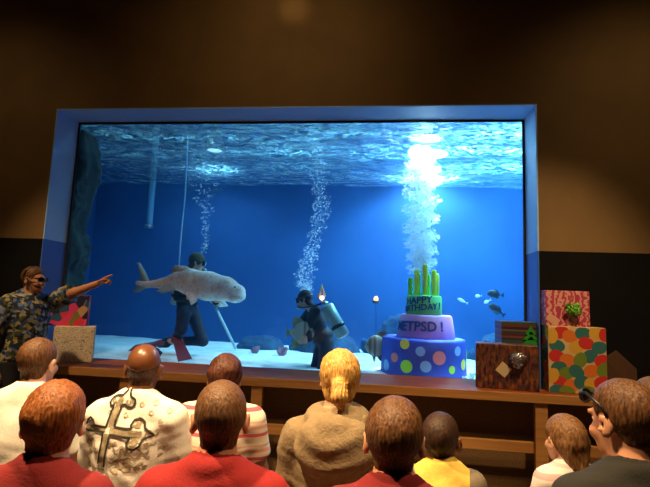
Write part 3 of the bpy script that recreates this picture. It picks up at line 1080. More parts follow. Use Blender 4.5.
ztop = WATER_Z - 0.06
zc = cz + zz3
pl = [at(422, 272, CY), at(422, 255, CY), at(420, 235, CY), at(421, 210, CY), at(421, 182, CY), at(421, 166, CY), at(421, 148, CY)]
plume([(*q, r) for q, r in zip(pl, (0.13, 0.15, 0.17, 0.18, 0.19, 0.17, 0.10))], 9000, 0.004, 0.020, 'thick white column of bubbles rising from the candles of the birthday cake', 3, 0.95)
DY = 1.45
pl = [at(307, 293, DY - 0.2), at(304, 282, DY - 0.2), at(306, 265, DY - 0.2), at(312, 248, DY - 0.2), at(318, 225, DY - 0.2), at(323, 205, DY - 0.2), at(318, 185, DY - 0.2), at(318, 160, DY - 0.2), at(318, 132, DY - 0.2)]
plume([(*q, r) for q, r in zip(pl, (0.06, 0.11, 0.12, 0.10, 0.10, 0.12, 0.10, 0.10, 0.12))], 2300, 0.003, 0.012, 'wavering column of bubbles rising from the diver with the silver tank', 4, 1.25)
pl = [at(203, 254, DY), at(206, 240, DY), at(206, 218, DY), at(205, 195, DY), at(207, 170, DY), at(205, 145, DY)]
plume([(*q, r) for q, r in zip(pl, (0.03, 0.05, 0.05, 0.16, 0.32, 0.36))], 520, 0.004, 0.015, 'thin trail of bubbles rising above the diver who holds the spotted fish', 5, 0.75)

# -------- fish
def fish_mesh(root, L, H, T, matb, matf, prof, fins, seed=0, hole=None):
    """body along +x (nose), height z, thickness y; prof: (t, half height factor, half thickness factor, centre z)"""
    m_ = MB()
    n = 18
    rings = []
    tt = np.linspace(0, 1, 26)
    pr = np.array(prof, float)
    for t_ in tt:
        hh = np.interp(t_, pr[:, 0], pr[:, 1]) * H / 2; th = np.interp(t_, pr[:, 0], pr[:, 2]) * T / 2; zc_ = np.interp(t_, pr[:, 0], pr[:, 3]) * H
        rings.append([m_.b.verts.new(((t_ - 0.5) * L, th * math.cos(2 * PI * k / n), zc_ + hh * math.sin(2 * PI * k / n))) for k in range(n)])
    for i in range(len(rings) - 1):
        for k in range(n): m_.b.faces.new((rings[i][k], rings[i][(k + 1) % n], rings[i + 1][(k + 1) % n], rings[i + 1][k]))
    m_.b.faces.new(rings[0][::-1]); m_.b.faces.new(rings[-1])
    m_.build('body', matb, root, True)
    for nm, pts, th in fins:
        f = MB()
        a = [f.b.verts.new((x * L, th / 2, z * H)) for x, z in pts]
        b = [f.b.verts.new((x * L, -th / 2, z * H)) for x, z in pts]
        f.b.faces.new(a); f.b.faces.new(b[::-1])
        for k in range(len(a)): f.b.faces.new((a[k], b[k], b[(k + 1) % len(a)], a[(k + 1) % len(a)]))
        f.build(nm, matf, root)
    ex = 0.40
    for sy in (-1, 1):
        e = MB()
        th = np.interp(0.5 + ex, pr[:, 0], pr[:, 2]) * T / 2
        e.sphere((ex * L, sy * th * 0.9, H * 0.08), 0.03 * H + 0.003, 1)
        e.build('eye', M_DARK, root, True)

def fish_at(px, py, Y, ang, tilt, label, group=None, name='fish'):
    c = at(px, py, Y)
    o = empty(name, c)
    o.rotation_euler = (0, tilt, ang)
    return tag(o, label, 'fish', group)

SP = [(0, .10, .12, 0), (.10, .16, .2, 0), (.25, .55, .5, 0), (.45, .95, .9, 0), (.62, 1, 1, 0), (.8, .82, .9, 0), (.92, .5, .6, -.02), (1, .10, .15, -.04)]
TAIL = ('tail_fin', [(-.46, .06), (-.66, .42), (-.60, 0), (-.66, -.42), (-.46, -.06)], .008)
M_DF = mat('dark_fish_skin', (0.010, 0.028, 0.040), 0.5, (0.022, 0.05, 0.06), 20)
M_PF = mat('pale_fish_skin', (0.75, 0.82, 0.78), 0.4)
for px, py, tl, L, lb in ((494.5, 294, -0.12, 0.17, 'dark oval fish at right of the tank, upper one of the pair'), (496, 309.5, -0.62, 0.19, 'dark oval fish at right of the tank, tilted nose down below the other')):
    o = fish_at(px, py, 1.3, PI - 0.15, tl, lb, 'pair of dark oval fish')
    o.rotation_euler = (0, tl * 1.0, PI - 0.15)
    fish_mesh(o, L, 0.095, 0.05, M_DF, M_DF, SP, [TAIL, ('dorsal_fin', [(.2, .42), (0, .62), (-.3, .36), (-.2, .25)], .006), ('anal_fin', [(0, -.42), (-.2, -.6), (-.34, -.3), (-.2, -.25)], .006)])
for px, py, tl, L, lb in ((462, 300.5, -0.45, 0.13, 'small pale fish right of the cake, nose tilted down to the left'), (478, 296, 0.1, 0.08, 'small pale fish left of the dark pair, level'), (487, 301.5, 0.5, 0.09, 'small pale fish between the two dark oval fish')):
    o = fish_at(px, py, 1.9, PI, tl, lb, 'small pale fish')
    fish_mesh(o, L, 0.045, 0.03, M_PF, M_PF, SP, [TAIL])

# batfish: tall disc bodies with dark bars and long fins
def bars_mat():
    m_, nt_, p_, out_ = new_mat('batfish_skin')
    sep = nt_.nodes.new('ShaderNodeSeparateXYZ')
    nt_.links.new(coords(nt_), sep.inputs[0])
    a = N(nt_, 'ShaderNodeMath', operation='MULTIPLY_ADD'); a.inputs[1].default_value = 1 / 0.30; a.inputs[2].default_value = 0.5
    nt_.links.new(sep.outputs[0], a.inputs[0])
    r_ = ramp(nt_, [(0.0, (0.50, 0.45, 0.10)), (0.16, (0.30, 0.38, 0.32)), (0.52, (0.42, 0.44, 0.36)), (0.60, (0.10, 0.10, 0.08)), (0.68, (0.42, 0.42, 0.34)), (0.80, (0.12, 0.10, 0.07)), (0.87, (0.40, 0.36, 0.26))])
    nt_.links.new(a.outputs[0], r_.inputs['Fac']); nt_.links.new(r_.outputs[0], p_.inputs['Base Color'])
    p_.inputs['Roughness'].default_value = 0.4
    return m_
M_BAT = bars_mat()
M_BATF = mat('batfish_fin', (0.30, 0.30, 0.12), 0.5, (0.16, 0.18, 0.12), 14)
BP = [(0, .10, .15, 0), (.08, .2, .3, 0), (.25, .75, .6, 0), (.45, .98, .9, 0), (.65, 1, 1, 0), (.82, .75, .85, 0), (.93, .4, .55, -.02), (1, .12, .2, -.04)]
BF = [('tail_fin', [(-.47, .05), (-.66, .26), (-.62, 0), (-.66, -.26), (-.47, -.05)], .006),
      ('dorsal_fin', [(.12, .45), (-.10, .66), (-.36, .70), (-.42, .30), (-.25, .30)], .006),
      ('anal_fin', [(.02, -.45), (-.14, -.68), (-.36, -.66), (-.42, -.28), (-.25, -.30)], .006),
      ('pelvic_fin', [(.20, -.44), (.10, -.80), (.06, -.46)], .006)]
o = fish_at(302, 333, 1.0, 0.25, 0.0, 'striped disc-shaped batfish held in front of the diver with the silver tank', 'batfish'); o.rotation_euler = (0, 0.0, 0.25)
fish_mesh(o, 0.29, 0.27, 0.07, M_BAT, M_BATF, BP, BF)
o = fish_at(377, 346, 1.0, PI + 0.2, 0.0, 'striped disc-shaped batfish swimming just left of the birthday cake', 'batfish')
fish_mesh(o, 0.28, 0.25, 0.07, M_BAT, M_BATF, BP, BF)

# coral clumps on the sand
def coral(px, py, Y, r, label, seed, mt, name='coral'):
    c = at(px, py, Y)
    o = empty(name, (c[0], c[1], sz(c[0], c[1]) - 0.01))
    def f(P):
        d = np.full(len(P), 9.0)
        rs = np.random.RandomState(seed)
        for k in range(11):
            a = rs.uniform(0, 2 * PI); q = rs.uniform(0.2, 0.9)
            d = smin(d, sd_cap(P, (0, 0, 0), (r * q * math.cos(a), r * q * math.sin(a) * 0.7, r * rs.uniform(0.4, 1.1)), r * 0.22, r * 0.15), r * 0.1)
        return d + 0.04 * r * wob(P, 9 / r, seed)
    sdf_obj('branches', f, (-r * 1.4, -r * 1.2, -0.04), (r * 1.4, r * 1.2, r * 1.5), r / 11, mt, o)
    return tag(o, label, 'coral')
M_CORW = mat('pale_coral', (0.50, 0.72, 0.70), 0.8, (0.25, 0.50, 0.55), 20)
M_CORP = mat('pink_coral', (0.45, 0.14, 0.18), 0.8, (0.30, 0.16, 0.22), 12)
coral(469, 373, 0.72, 0.075, 'pale coral clump on the sand between the cake and the woven box', 61, M_CORW)
coral(282, 338, 1.9, 0.11, 'pinkish coral on the sand between the two divers, right one of two', 62, M_CORP)
coral(256, 338, 2.0, 0.10, 'pinkish coral on the sand between the two divers, left one of two', 63, M_CORP)
M_GLINT = emit('orange_reflection_glow', (1.0, 0.35, 0.10), 5.0)
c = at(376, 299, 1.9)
o = empty('orange_reflection', c)  # orange reflection modelled as a glowing ball on an added stand
m = MB(); m.sphere((0, 0, 0), (0.032, 0.032, 0.04), 2); m.build('reflection_spot', M_GLINT, o, True)
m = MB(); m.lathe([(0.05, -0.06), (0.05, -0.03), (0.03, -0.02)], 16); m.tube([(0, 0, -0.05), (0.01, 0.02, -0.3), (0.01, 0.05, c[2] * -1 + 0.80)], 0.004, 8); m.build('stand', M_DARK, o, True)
tag(o, 'small glowing orange reflection spot, built on a thin stand left of the cake candles', 'lamp')


# -------- spotted fish (a big grey shark) carried by a diver
SK = at(193, 286, 1.12)
shark = empty('shark', SK)
tag(shark, 'big grey-beige shark with blunt snout held across the diver at left', 'shark')
M_SHARK, nt, p, out = new_mat('grey_shark_skin')
sep = nt.nodes.new('ShaderNodeSeparateXYZ')
nt.links.new(coords(nt), sep.inputs[0])
a = N(nt, 'ShaderNodeMath', operation='MULTIPLY_ADD'); a.inputs[1].default_value = 1 / 0.5; a.inputs[2].default_value = 0.5
nt.links.new(sep.outputs[2], a.inputs[0])
r_ = ramp(nt, [(0.15, (0.86, 0.78, 0.70)), (0.40, (0.72, 0.52, 0.44)), (0.75, (0.52, 0.37, 0.31))])
nt.links.new(a.outputs[0], r_.inputs['Fac'])
vo = N(nt, 'ShaderNodeTexNoise', Scale=22.0, Detail=2.0)
nt.links.new(coords(nt), vo.inputs['Vector'])
mxc = N(nt, 'ShaderNodeMix', data_type='RGBA', blend_type='MULTIPLY')
r2_ = ramp(nt, [(0.35, (0.75, 0.72, 0.70)), (0.5, (1, 1, 1))])
nt.links.new(vo.outputs['Fac'], r2_.inputs['Fac'])
mxc.inputs[0].default_value = 1.0
nt.links.new(r_.outputs[0], mxc.inputs[6]); nt.links.new(r2_.outputs[0], mxc.inputs[7])
nt.links.new(mxc.outputs[2], p.inputs['Base Color'])
p.inputs['Roughness'].default_value = 0.45
pxm = FPX / 5.95
def S(px, py, dy=0.0): return at(px, py, 1.12 + dy) - SK
def shark_f(P):
    Q = P * np.array([1, 1.15, 1])
    ch = [((238, 292), 7.5), ((226, 289), 12.0), ((208, 286), 14.5), ((190, 282), 13.0), ((177, 281), 9.0), ((162, 283.5), 5.0), ((147, 284.5), 3.2), ((138, 283), 2.6)]
    d = np.full(len(P), 9.0)
    for (c0_, r0), (c1_, r1_) in zip(ch[:-1], ch[1:]):
        d = smin(d, sd_cap(Q, S(*c0_), S(*c1_), r0 / pxm, r1_ / pxm), 0.03)
    d = smin(d, sd_ell(P, S(236, 297), (0.12, 0.10, 0.075), rotm('Y', -0.1)), 0.03)
    d = smax(d, -sd_ell(P, S(243, 301, -0.06), (0.06, 0.10, 0.012), rotm('Y', 0.1)), 0.01)
    return d
sdf_obj('body', shark_f, (-0.85, -0.25, -0.35), (0.8, 0.25, 0.3), 0.013, M_SHARK, shark)
def fin_obj(nm, quad, th, par, mt, k=0.01):
    """fin traced as a triangle fan of rounded edges: a thin convex slab with thickness"""
    q = [np.array(v) for v in quad]
    m_ = MB()
    nrm = np.cross(q[1] - q[0], q[2] - q[0]); nrm = nrm / np.linalg.norm(nrm) * th / 2
    cen = sum(q) / len(q)
    A = [m_.b.verts.new(v + nrm * 0.35) for v in q]; B_ = [m_.b.verts.new(v - nrm * 0.35) for v in q]
    ca = m_.b.verts.new(cen + nrm); cb_ = m_.b.verts.new(cen - nrm)
    for i in range(len(q)):
        j = (i + 1) % len(q)
        m_.b.faces.new((A[i], A[j], ca)); m_.b.faces.new((B_[j], B_[i], cb_)); m_.b.faces.new((A[i], B_[i], B_[j], A[j]))
    return m_.build(nm, mt, par, True)
M_SHF = mat('grey_fin_skin', (0.34, 0.32, 0.30), 0.5, (0.24, 0.25, 0.22), 9)
fin_obj('tail_fin', [S(144, 283), S(141, 272), S(137, 262), S(140, 263), S(146, 273), S(150, 283), S(146, 288), S(139, 292), S(133, 292.5), S(139, 288)], 0.035, shark, M_SHF)
fin_obj('dorsal_fin', [S(196, 271), S(186, 266), S(176, 265), S(171, 270), S(178, 277), S(190, 278)], 0.035, shark, M_SHARK)
fin_obj('pectoral_fin', [S(183, 291, -0.1), S(200, 293, -0.1), S(196, 302, -0.16), S(191, 305, -0.18), S(189, 299, -0.15)], 0.03, shark, M_SHARK)
fin_obj('pectoral_fin', [S(205, 295, 0.08), S(222, 298, 0.08), S(228, 306, 0.14), S(220, 307, 0.16), S(211, 303, 0.12)], 0.03, shark, M_SHARK)
fin_obj('pelvic_fin', [S(176, 285, -0.03), S(166, 286, -0.05), S(156, 291, -0.09), S(162, 293, -0.1), S(174, 291, -0.07)], 0.022, shark, M_SHF)
for dy in (-1, 1):
    m = MB(); m.sphere(S(235, 287, dy * 0.098), 0.012, 2); m.build('eye', M_DARK, shark, True)

# -------- divers
M_SUIT = mat('black_wetsuit', (0.004, 0.005, 0.008), 0.8, (0.007, 0.008, 0.012), 6)
M_SUITB = mat('navy_wetsuit', (0.006, 0.007, 0.018), 0.8)
M_FINR = mat('maroon_rubber', (0.20, 0.035, 0.055), 0.5)
M_HOOD = mat('olive_hood', (0.060, 0.055, 0.018), 0.8)
M_SKIN = mat('fair_skin', (0.62, 0.33, 0.21), 0.5, (0.68, 0.38, 0.25), 9)
M_TEAL = mat('grey_green_tank_paint', (0.22, 0.36, 0.36), 0.35)
M_MASK = mat('clear_mask', (0.45, 0.9, 0.75), 0.08, spec=1.0)
M_BCD = mat('black_vest', (0.004, 0.004, 0.005), 0.7)


def pose(root, px, dirs=None):
    o_ = np.array(root.location)
    J = {k: at(*v) - o_ for k, v in px.items()}
    return J

# diver with the shark
y0 = 1.45
rt = at(186, 346, y0)
dv = empty('person', (rt[0], rt[1], sz(rt[0], rt[1])))
tag(dv, 'diver in black wetsuit kneeling over the sand, holding the grey shark across the chest', 'person')
J = pose(dv, dict(pelvis=(187, 309, y0), neck=(187, 275.5, y0), head=(197, 262, y0 - 0.02),
                  shR=(180, 280, y0 - 0.17), shL=(195, 280, y0 + 0.12), elR=(178, 297, y0 - 0.16), elL=(208, 292, y0 + 0.05),
                  wrR=(188, 299, 1.16), wrL=(216, 302, 1.22),
                  hipR=(184, 311, y0 - 0.08), knR=(181, 330, y0 - 0.42), anR=(176, 337, y0 - 0.22), toR=(177, 342, y0 - 0.30),
                  hipL=(192, 312, y0 + 0.06), knL=(203, 341, y0 - 0.02), anL=(166, 341, y0 + 0.03), toL=(160, 345, y0 + 0.03)))
J['handR'] = dict(f=(0.8, -0.5, 0.1), n=(0.1, -0.1, 1), th=(0.5, -1, 0.3), curl=0.7)
J['handL'] = dict(f=(0.5, -0.8, 0.1), n=(0, -0.1, 1), th=(-1, 0, 0.3), curl=0.7)
sp = dict(s=0.98, h=0.014, skin=M_SKIN, RM=rotm('Z', -1.25) @ rotm('X', -0.25), sw=0.17,
          shirt=dict(name='wetsuit', mat=M_SUIT, sleeve='long', off=0.012, fold=0.002, hem=-0.12, collar=0.02, h=0.014, loose=0.0),
          trousers=M_SUITB, shoes=M_SUIT,
          hair=dict(mat=M_HOOD, t=0.014, streak=0.0, rag=0.0, h=0.009, fade=0.02, dz=-0.05))
figure(dv, J, sp)
hp = sp['_head']
def gear(dv, J, sp, tank_a, tank_b, tr, tmat):
    hp = sp['_head']; hs = sp['_hs']
    m = MB()
    m.box((-0.072, 0.078, -0.030), (0.072, 0.118, 0.042), 0.012)
    for v_ in m.b.verts: v_.co = hp(v_.co)
    mk = m.build('mask', M_DARK, dv)
    m = MB(); m.box((-0.060, 0.112, -0.018), (0.060, 0.124, 0.034), 0.004)
    for v_ in m.b.verts: v_.co = hp(v_.co)
    m.build('lens', M_MASK, mk)
    m = MB(); pts = [hp((0.088 * math.sin(a_), 0.108 * math.cos(a_) - 0.012, 0.015)) for a_ in np.linspace(0.9, 2 * PI - 0.9, 20)]
    m.tube(pts, 0.012, 6); m.build('mask_strap', M_DARK, dv, True)
    m = MB(); m.sphere(hp((0, 0.125, -0.075)), (0.035, 0.032, 0.03), 2)
    m.build('regulator', M_METAL, dv, True)
    tk = np.array(tank_a), np.array(tank_b)
    ax = tk[1] - tk[0]; L = np.linalg.norm(ax); ax = ax / L
    m = MB()
    prof = [(0.0, tr * 0.35), (0.02, tr * 0.8), (0.06, tr), (0.94, tr), (0.985, tr * 0.8), (1.0, tr * 0.5)]
    m.tube([tk[0] + ax * L * t_ for t_, r_ in prof], [r_ for t_, r_ in prof], 20)
    t_o = m.build('air_tank', tmat, dv, True)
    m = MB(); m.tube([tk[0] + ax * L * 0.28, tk[0] + ax * L * 0.38], tr * 1.07, 20); m.build('tank_band', M_DARK, t_o, True)
    m = MB(); m.tube([tk[1] - ax * 0.01, tk[1] + ax * 0.05], tr * 0.3, 10); m.tube([tk[1] + ax * 0.03 - np.array([0.04, 0, 0]), tk[1] + ax * 0.03 + np.array([0.04, 0, 0])], tr * 0.2, 8)
    m.build('valve', M_METAL, t_o, True)
    # hose from valve to mouth
    a_, b_ = tk[1] + ax * 0.03, np.array(hp((0, 0.13, -0.075)))
    mid = np.array(hp((-0.16, 0.06, -0.14)))
    m = MB(); m.tube([(1 - t_) ** 2 * a_ + 2 * t_ * (1 - t_) * mid + t_ * t_ * b_ for t_ in np.linspace(0, 1, 14)], 0.012, 8); m.build('hose', M_DARK, dv, True)
    # harness vest
    TM, ts, pel = sp['_tl']
    def f(P):
        q = (P - pel) @ TM / ts
        d = sd_ell(q, (0, 0.0, 0.33), (0.178, 0.132, 0.19))
        d = smin(d, sd_ell(q, (0, 0.0, 0.10), (0.20, 0.165, 0.13)), 0.04)
        d = np.maximum(d, -(np.abs(q[:, 0]) - 0.04 + np.where(q[:, 1] > 0, 0, 1)))
        return d * ts
    cc = pel + TM @ V(0, 0, 0.28) * ts
    sdf_obj('vest', f, cc - 0.36, cc + 0.36, 0.016, M_BCD, dv)
o_ = np.array(dv.location)
gear(dv, J, sp, at(176, 305, y0 + 0.15) - o_, at(179, 276, y0 + 0.12) - o_, 0.075, M_TEAL)
def swim_fin(dv, a, b, wdir, w, mt):
    a, b, wd = map(np.asarray, (a, b, wdir)); wd = wd / np.linalg.norm(wd)
    m = MB(); t_ = (b - a)
    n_ = np.cross(t_, wd); n_ = n_ / np.linalg.norm(n_) * 0.012
    sec = [(0, 0.055, 2.2), (0.25, 0.06, 2.0), (0.45, w * 0.8, 0.9), (1.0, w, 0.5)]
    rings = []
    for q, ww, k in sec:
        c_ = a + t_ * q
        rings.append([m.b.verts.new(c_ + wd * ww * x + n_ * y * k) for x, y in ((-1, -1), (1, -1), (1, 1), (-1, 1))])
    for i in range(3):
        for k in range(4): m.b.faces.new((rings[i][k], rings[i][(k + 1) % 4], rings[i + 1][(k + 1) % 4], rings[i + 1][k]))
    m.b.faces.new(rings[0][::-1]); m.b.faces.new(rings[-1])
    return m.build('fin', mt, dv)
swim_fin(dv, at(176, 336, y0 - 0.26) - o_, at(185, 360, 0.72) - o_, (1, 0, 0.25), 0.085, M_FINR)
swim_fin(dv, at(166, 342, y0 + 0.02) - o_, at(132, 348, y0 - 0.15) - o_, (0, 1, 0.35), 0.085, M_FINR)
m = MB(); m.sphere(at(182, 270, y0 - 0.14) - o_, 0.022, 2); m.tube([at(178, 266, y0 - 0.14) - o_, at(184, 269, y0 - 0.14) - o_, at(190, 272, y0 - 0.12) - o_], 0.012, 8)
m.build('hose_clip', mat('green_clip', (0.15, 0.8, 0.45), 0.4), dv, True)
# air line going up to the surface
m = MB(); la = at(179, 266, y0 - 0.12)
o = empty('air_line', la)
m.tube([np.array(q) - la for q in (la, at(180, 248, y0 - 0.1), at(182, 225, y0 - 0.1), at(185, 195, y0 - 0.1), at(187, 160, y0 - 0.1), at(188, 136, y0 - 0.1))], 0.011, 8)
m.build('line', mat('pale_blue_line', (0.35, 0.65, 0.85), 0.5), o, True)
tag(o, 'thin pale line rising from the shark-holding diver up to the water surface', 'line')
# pale pole
pa, pb = at(212, 300, 1.3), at(236, 349, 1.05)
pb[2] = max(pb[2], sz(pb[0], pb[1]))
o = empty('pole', pb)
m = MB(); m.tube([np.zeros(3), pa - pb], 0.017, 10); m.build('shaft', mat('pale_cyan_pole', (0.45, 0.80, 0.90), 0.5), o, True)
m = MB(); m.tube([(pa - pb) * 0.97, (pa - pb) * 1.02], 0.024, 10); m.build('grip', M_DARK, o, True)
tag(o, 'straight pale pole leaning from under the shark down to the sand', 'pole')

# diver with the silver tank
y0 = 1.20
rt = at(322, 362, y0)
d2 = empty('person', (rt[0], rt[1], sz(rt[0], rt[1])))
tag(d2, 'diver in black wetsuit with silver-green air tank, leaning over a batfish', 'person')
J = pose(d2, dict(pelvis=(325, 343, y0), neck=(312, 308, y0 + 0.02), head=(305, 299, y0),
                  shR=(309, 313, y0 + 0.17), shL=(316, 311, y0 - 0.16), elR=(299, 325, y0 + 0.14), elL=(308, 329, y0 - 0.15),
                  wrR=(296, 336, y0 - 0.05), wrL=(309, 339, y0 - 0.22),
                  hipR=(322, 344, y0 + 0.08), knR=(316, 366, y0 - 0.12), anR=(338, 371, y0 + 0.05), toR=(346, 373, y0 + 0.05),
                  hipL=(327, 345, y0 - 0.07), knL=(322, 370, y0 - 0.28), anL=(343, 374, y0 - 0.12), toL=(350, 377, y0 - 0.14)))
J['handR'] = dict(f=(0.2, -0.9, -0.2), n=(1, 0.0, 0), th=(0, 0, 1), curl=0.5)
J['handL'] = dict(f=(-0.6, -0.6, -0.2), n=(-0.7, 0.5, 0), th=(0, 0, 1), curl=0.5)
sp = dict(s=0.88, h=0.014, skin=M_SKIN, RM=rotm('Z', 1.35) @ rotm('X', -0.35), sw=0.17,
          shirt=dict(name='wetsuit', mat=M_SUIT, sleeve='long', off=0.012, fold=0.002, hem=-0.12, collar=0.02, h=0.014, loose=0.0),
          trousers=M_SUITB, shoes=M_SUIT,
          hair=dict(mat=M_SUIT, t=0.014, streak=0.0, rag=0.0, h=0.009, fade=0.02, dz=-0.05))
figure(d2, J, sp)
o_ = np.array(d2.location)
gear(d2, J, sp, at(344, 337, y0 - 0.22) - o_, at(326, 305, y0 - 0.20) - o_, 0.082, M_TEAL)
swim_fin(d2, at(341, 374, y0 + 0.05) - o_, at(362, 366, y0 + 0.30) - o_, (0, 1, 0.2), 0.08, M_DARK)
swim_fin(d2, at(345, 377, y0 - 0.12) - o_, at(368, 374, y0 - 0.05) - o_, (0, 1, 0.2), 0.08, M_DARK)
m = MB(); q = [at(319, 298, y0 - 0.12) - o_, at(322, 285, y0 - 0.12) - o_, at(325, 297, y0 - 0.12) - o_]
m.tube([q[0], q[1], q[2]], 0.016, 8); m.build('snorkel', mat('yellow_snorkel', (0.80, 0.52, 0.06), 0.4), d2, True)
m = MB(); m.sphere(at(322, 298, y0 - 0.15) - o_, 0.028, 2); m.build('orange_glint', emit('reflection_glow', (1.0, 0.50, 0.18), 5.0), d2, True)  # glowing ball stands in for an orange reflection near the head


# ================================================================== presents on the ledge
def gift(name, c, w_, d_, h_, rz_, mats, label, lid=False, group=None, slot=None):
    """box whose front bottom centre stands at c"""
    o = empty(name, c, rz_)
    tag(o, label, 'gift box', group)
    m_ = MB(); m_.box((-w_ / 2, 0, 0), (w_ / 2, d_, h_), 0.006)
    b_ = m_.build('box', mats, o)
    return o, b_


def bow(par, c, r, mt, seed, loops=26):
    """a round gift bow of ribbon loops facing -y"""
    rs = np.random.RandomState(seed)
    m_ = MB()
    for k in range(loops):
        f_ = k / loops
        el = 0.25 + 1.25 * f_ ** 0.6
        az = k * 2.4
        d_ = np.array([math.cos(az) * math.cos(el), -math.sin(el), math.sin(az) * math.cos(el)])
        s_ = np.cross(d_, rs.normal(size=3)); s_ /= np.linalg.norm(s_)
        n_ = np.cross(d_, s_)
        L = r * rs.uniform(0.85, 1.1)
        w2 = r * 0.16
        pr = []
        for t_ in np.linspace(0, 1, 9):
            a_ = PI * 2 * t_
            p_ = np.array(c) + d_ * L * 0.5 * (1 - math.cos(a_)) + n_ * r * 0.16 * math.sin(a_)
            pr.append((m_.b.verts.new(p_ + s_ * w2), m_.b.verts.new(p_ - s_ * w2)))
        for i in range(8): m_.b.faces.new((pr[i][0], pr[i + 1][0], pr[i + 1][1], pr[i][1]))
    return m_.build('bow', mt, par, True, recalc=False)

# woven brown box
M_WOV, nt, p, out = new_mat('woven_brown_paper')
br = N(nt, 'ShaderNodeTexBrick', Scale=1.0)
br.offset = 0.5
br.inputs['Color1'].default_value = (0.24, 0.075, 0.03, 1); br.inputs['Color2'].default_value = (0.09, 0.02, 0.045, 1); br.inputs['Mortar'].default_value = (0.10, 0.07, 0.03, 1)
br.inputs['Scale'].default_value = 1.0; br.inputs['Mortar Size'].default_value = 0.004; br.inputs['Brick Width'].default_value = 0.035; br.inputs['Row Height'].default_value = 0.06
nt.links.new(coords(nt, (1, 1, 1), (R(90), 0, 0)), br.inputs['Vector'])
ns = N(nt, 'ShaderNodeTexNoise', Scale=26.0, Detail=3.0); nt.links.new(coords(nt, (1.6, 1.6, 0.6)), ns.inputs['Vector'])
rr_ = ramp(nt, [(0.34, (0.25, 0.2, 0.5)), (0.50, (1, 1, 1)), (0.66, (2.0, 1.5, 0.7))])
nt.links.new(ns.outputs['Fac'], rr_.inputs['Fac'])
mm = N(nt, 'ShaderNodeMix', data_type='RGBA', blend_type='MULTIPLY'); mm.inputs[0].default_value = 1.0
nt.links.new(br.outputs['Color'], mm.inputs[6]); nt.links.new(rr_.outputs[0], mm.inputs[7]); nt.links.new(mm.outputs[2], p.inputs['Base Color'])
p.inputs['Roughness'].default_value = 0.35
M_SILV = mat('silver_ribbon', (0.75, 0.75, 0.78), 0.2, metal=0.9)
M_GRIB = mat('green_ribbon', (0.10, 0.42, 0.03), 0.35, (0.25, 0.62, 0.06), 30)
M_TAG = mat('cream_card', (0.80, 0.62, 0.36), 0.7)
def fit_box(px0, px1, pyb, pyt, Y, rz_=0.0):
    """width, height and front bottom centre of a box front seen between two pixel columns"""
    a_, b_ = at(px0, pyb, Y), at(px1, pyb, Y)
    return (a_ + b_) / 2, (b_[0] - a_[0]), at((px0 + px1) / 2, pyt, Y)[2] - SILL

YF = -0.21
c, w_, h_ = fit_box(477.5, 540, 390, 345, YF)
gw, _b = gift('gift_box', (c[0], YF + 0.045, SILL + 0.0005), w_ * 1.0, 0.22, h_, R(-9), M_WOV, 'brown woven-pattern gift box with silver bow and cream tag at front of the stack')
bow(gw, (0.085, -0.006, h_ * 0.70), 0.088, M_SILV, 5, 40)
m = MB(); m.box((-0.05, -0.008, -0.05), (0.05, -0.002, 0.05), 0.002, M=Matrix.Translation((-0.03, 0, h_ * 0.44)) @ Matrix.Rotation(R(38), 4, 'Y')); m.build('gift_tag', M_TAG, gw)
# striped dark box behind
c, w_, h_ = fit_box(502, 547, 388, 322, 0.06)
M_STR = bands('striped_paper', [(0, (0.10, 0.02, 0.02)), (0.14, (0.02, 0.05, 0.10)), (0.26, (0.16, 0.10, 0.03)), (0.36, (0.03, 0.02, 0.03)), (0.5, (0.16, 0.03, 0.04)), (0.64, (0.02, 0.09, 0.07)), (0.78, (0.05, 0.02, 0.08)), (0.9, (0.17, 0.07, 0.03))], 0.17, 2, 0.3, 0.5)
gs, _b = gift('gift_box', (c[0], 0.06, SILL + 0.0005), w_, 0.28, h_, 0.0, M_STR, 'dark striped gift box with a green tree on it, standing behind the woven box')
m = MB()
tx = (at(530.5, 330, 0.06)[0] - c[0])
for k, (wv, z0, z1) in enumerate(((0.085, 0.0, 0.085), (0.07, 0.05, 0.13), (0.05, 0.10, 0.18))):
    zb = h_ - 0.215
    A = [m.b.verts.new((tx + x, y, zb + z)) for y in (-0.003, -0.014) for x, z in ((-wv, z0), (wv, z0), (0.0, z1))]
    m.b.faces.new(A[:3]); m.b.faces.new(A[3:][::-1])
    for i in range(3): m.b.faces.new((A[i], A[3 + i], A[3 + (i + 1) % 3], A[(i + 1) % 3]))
m.box((tx - 0.014, -0.012, h_ - 0.24), (tx + 0.014, -0.004, h_ - 0.21))
m.build('tree_cutout', mat('green_card', (0.03, 0.35, 0.03), 0.5), gs)

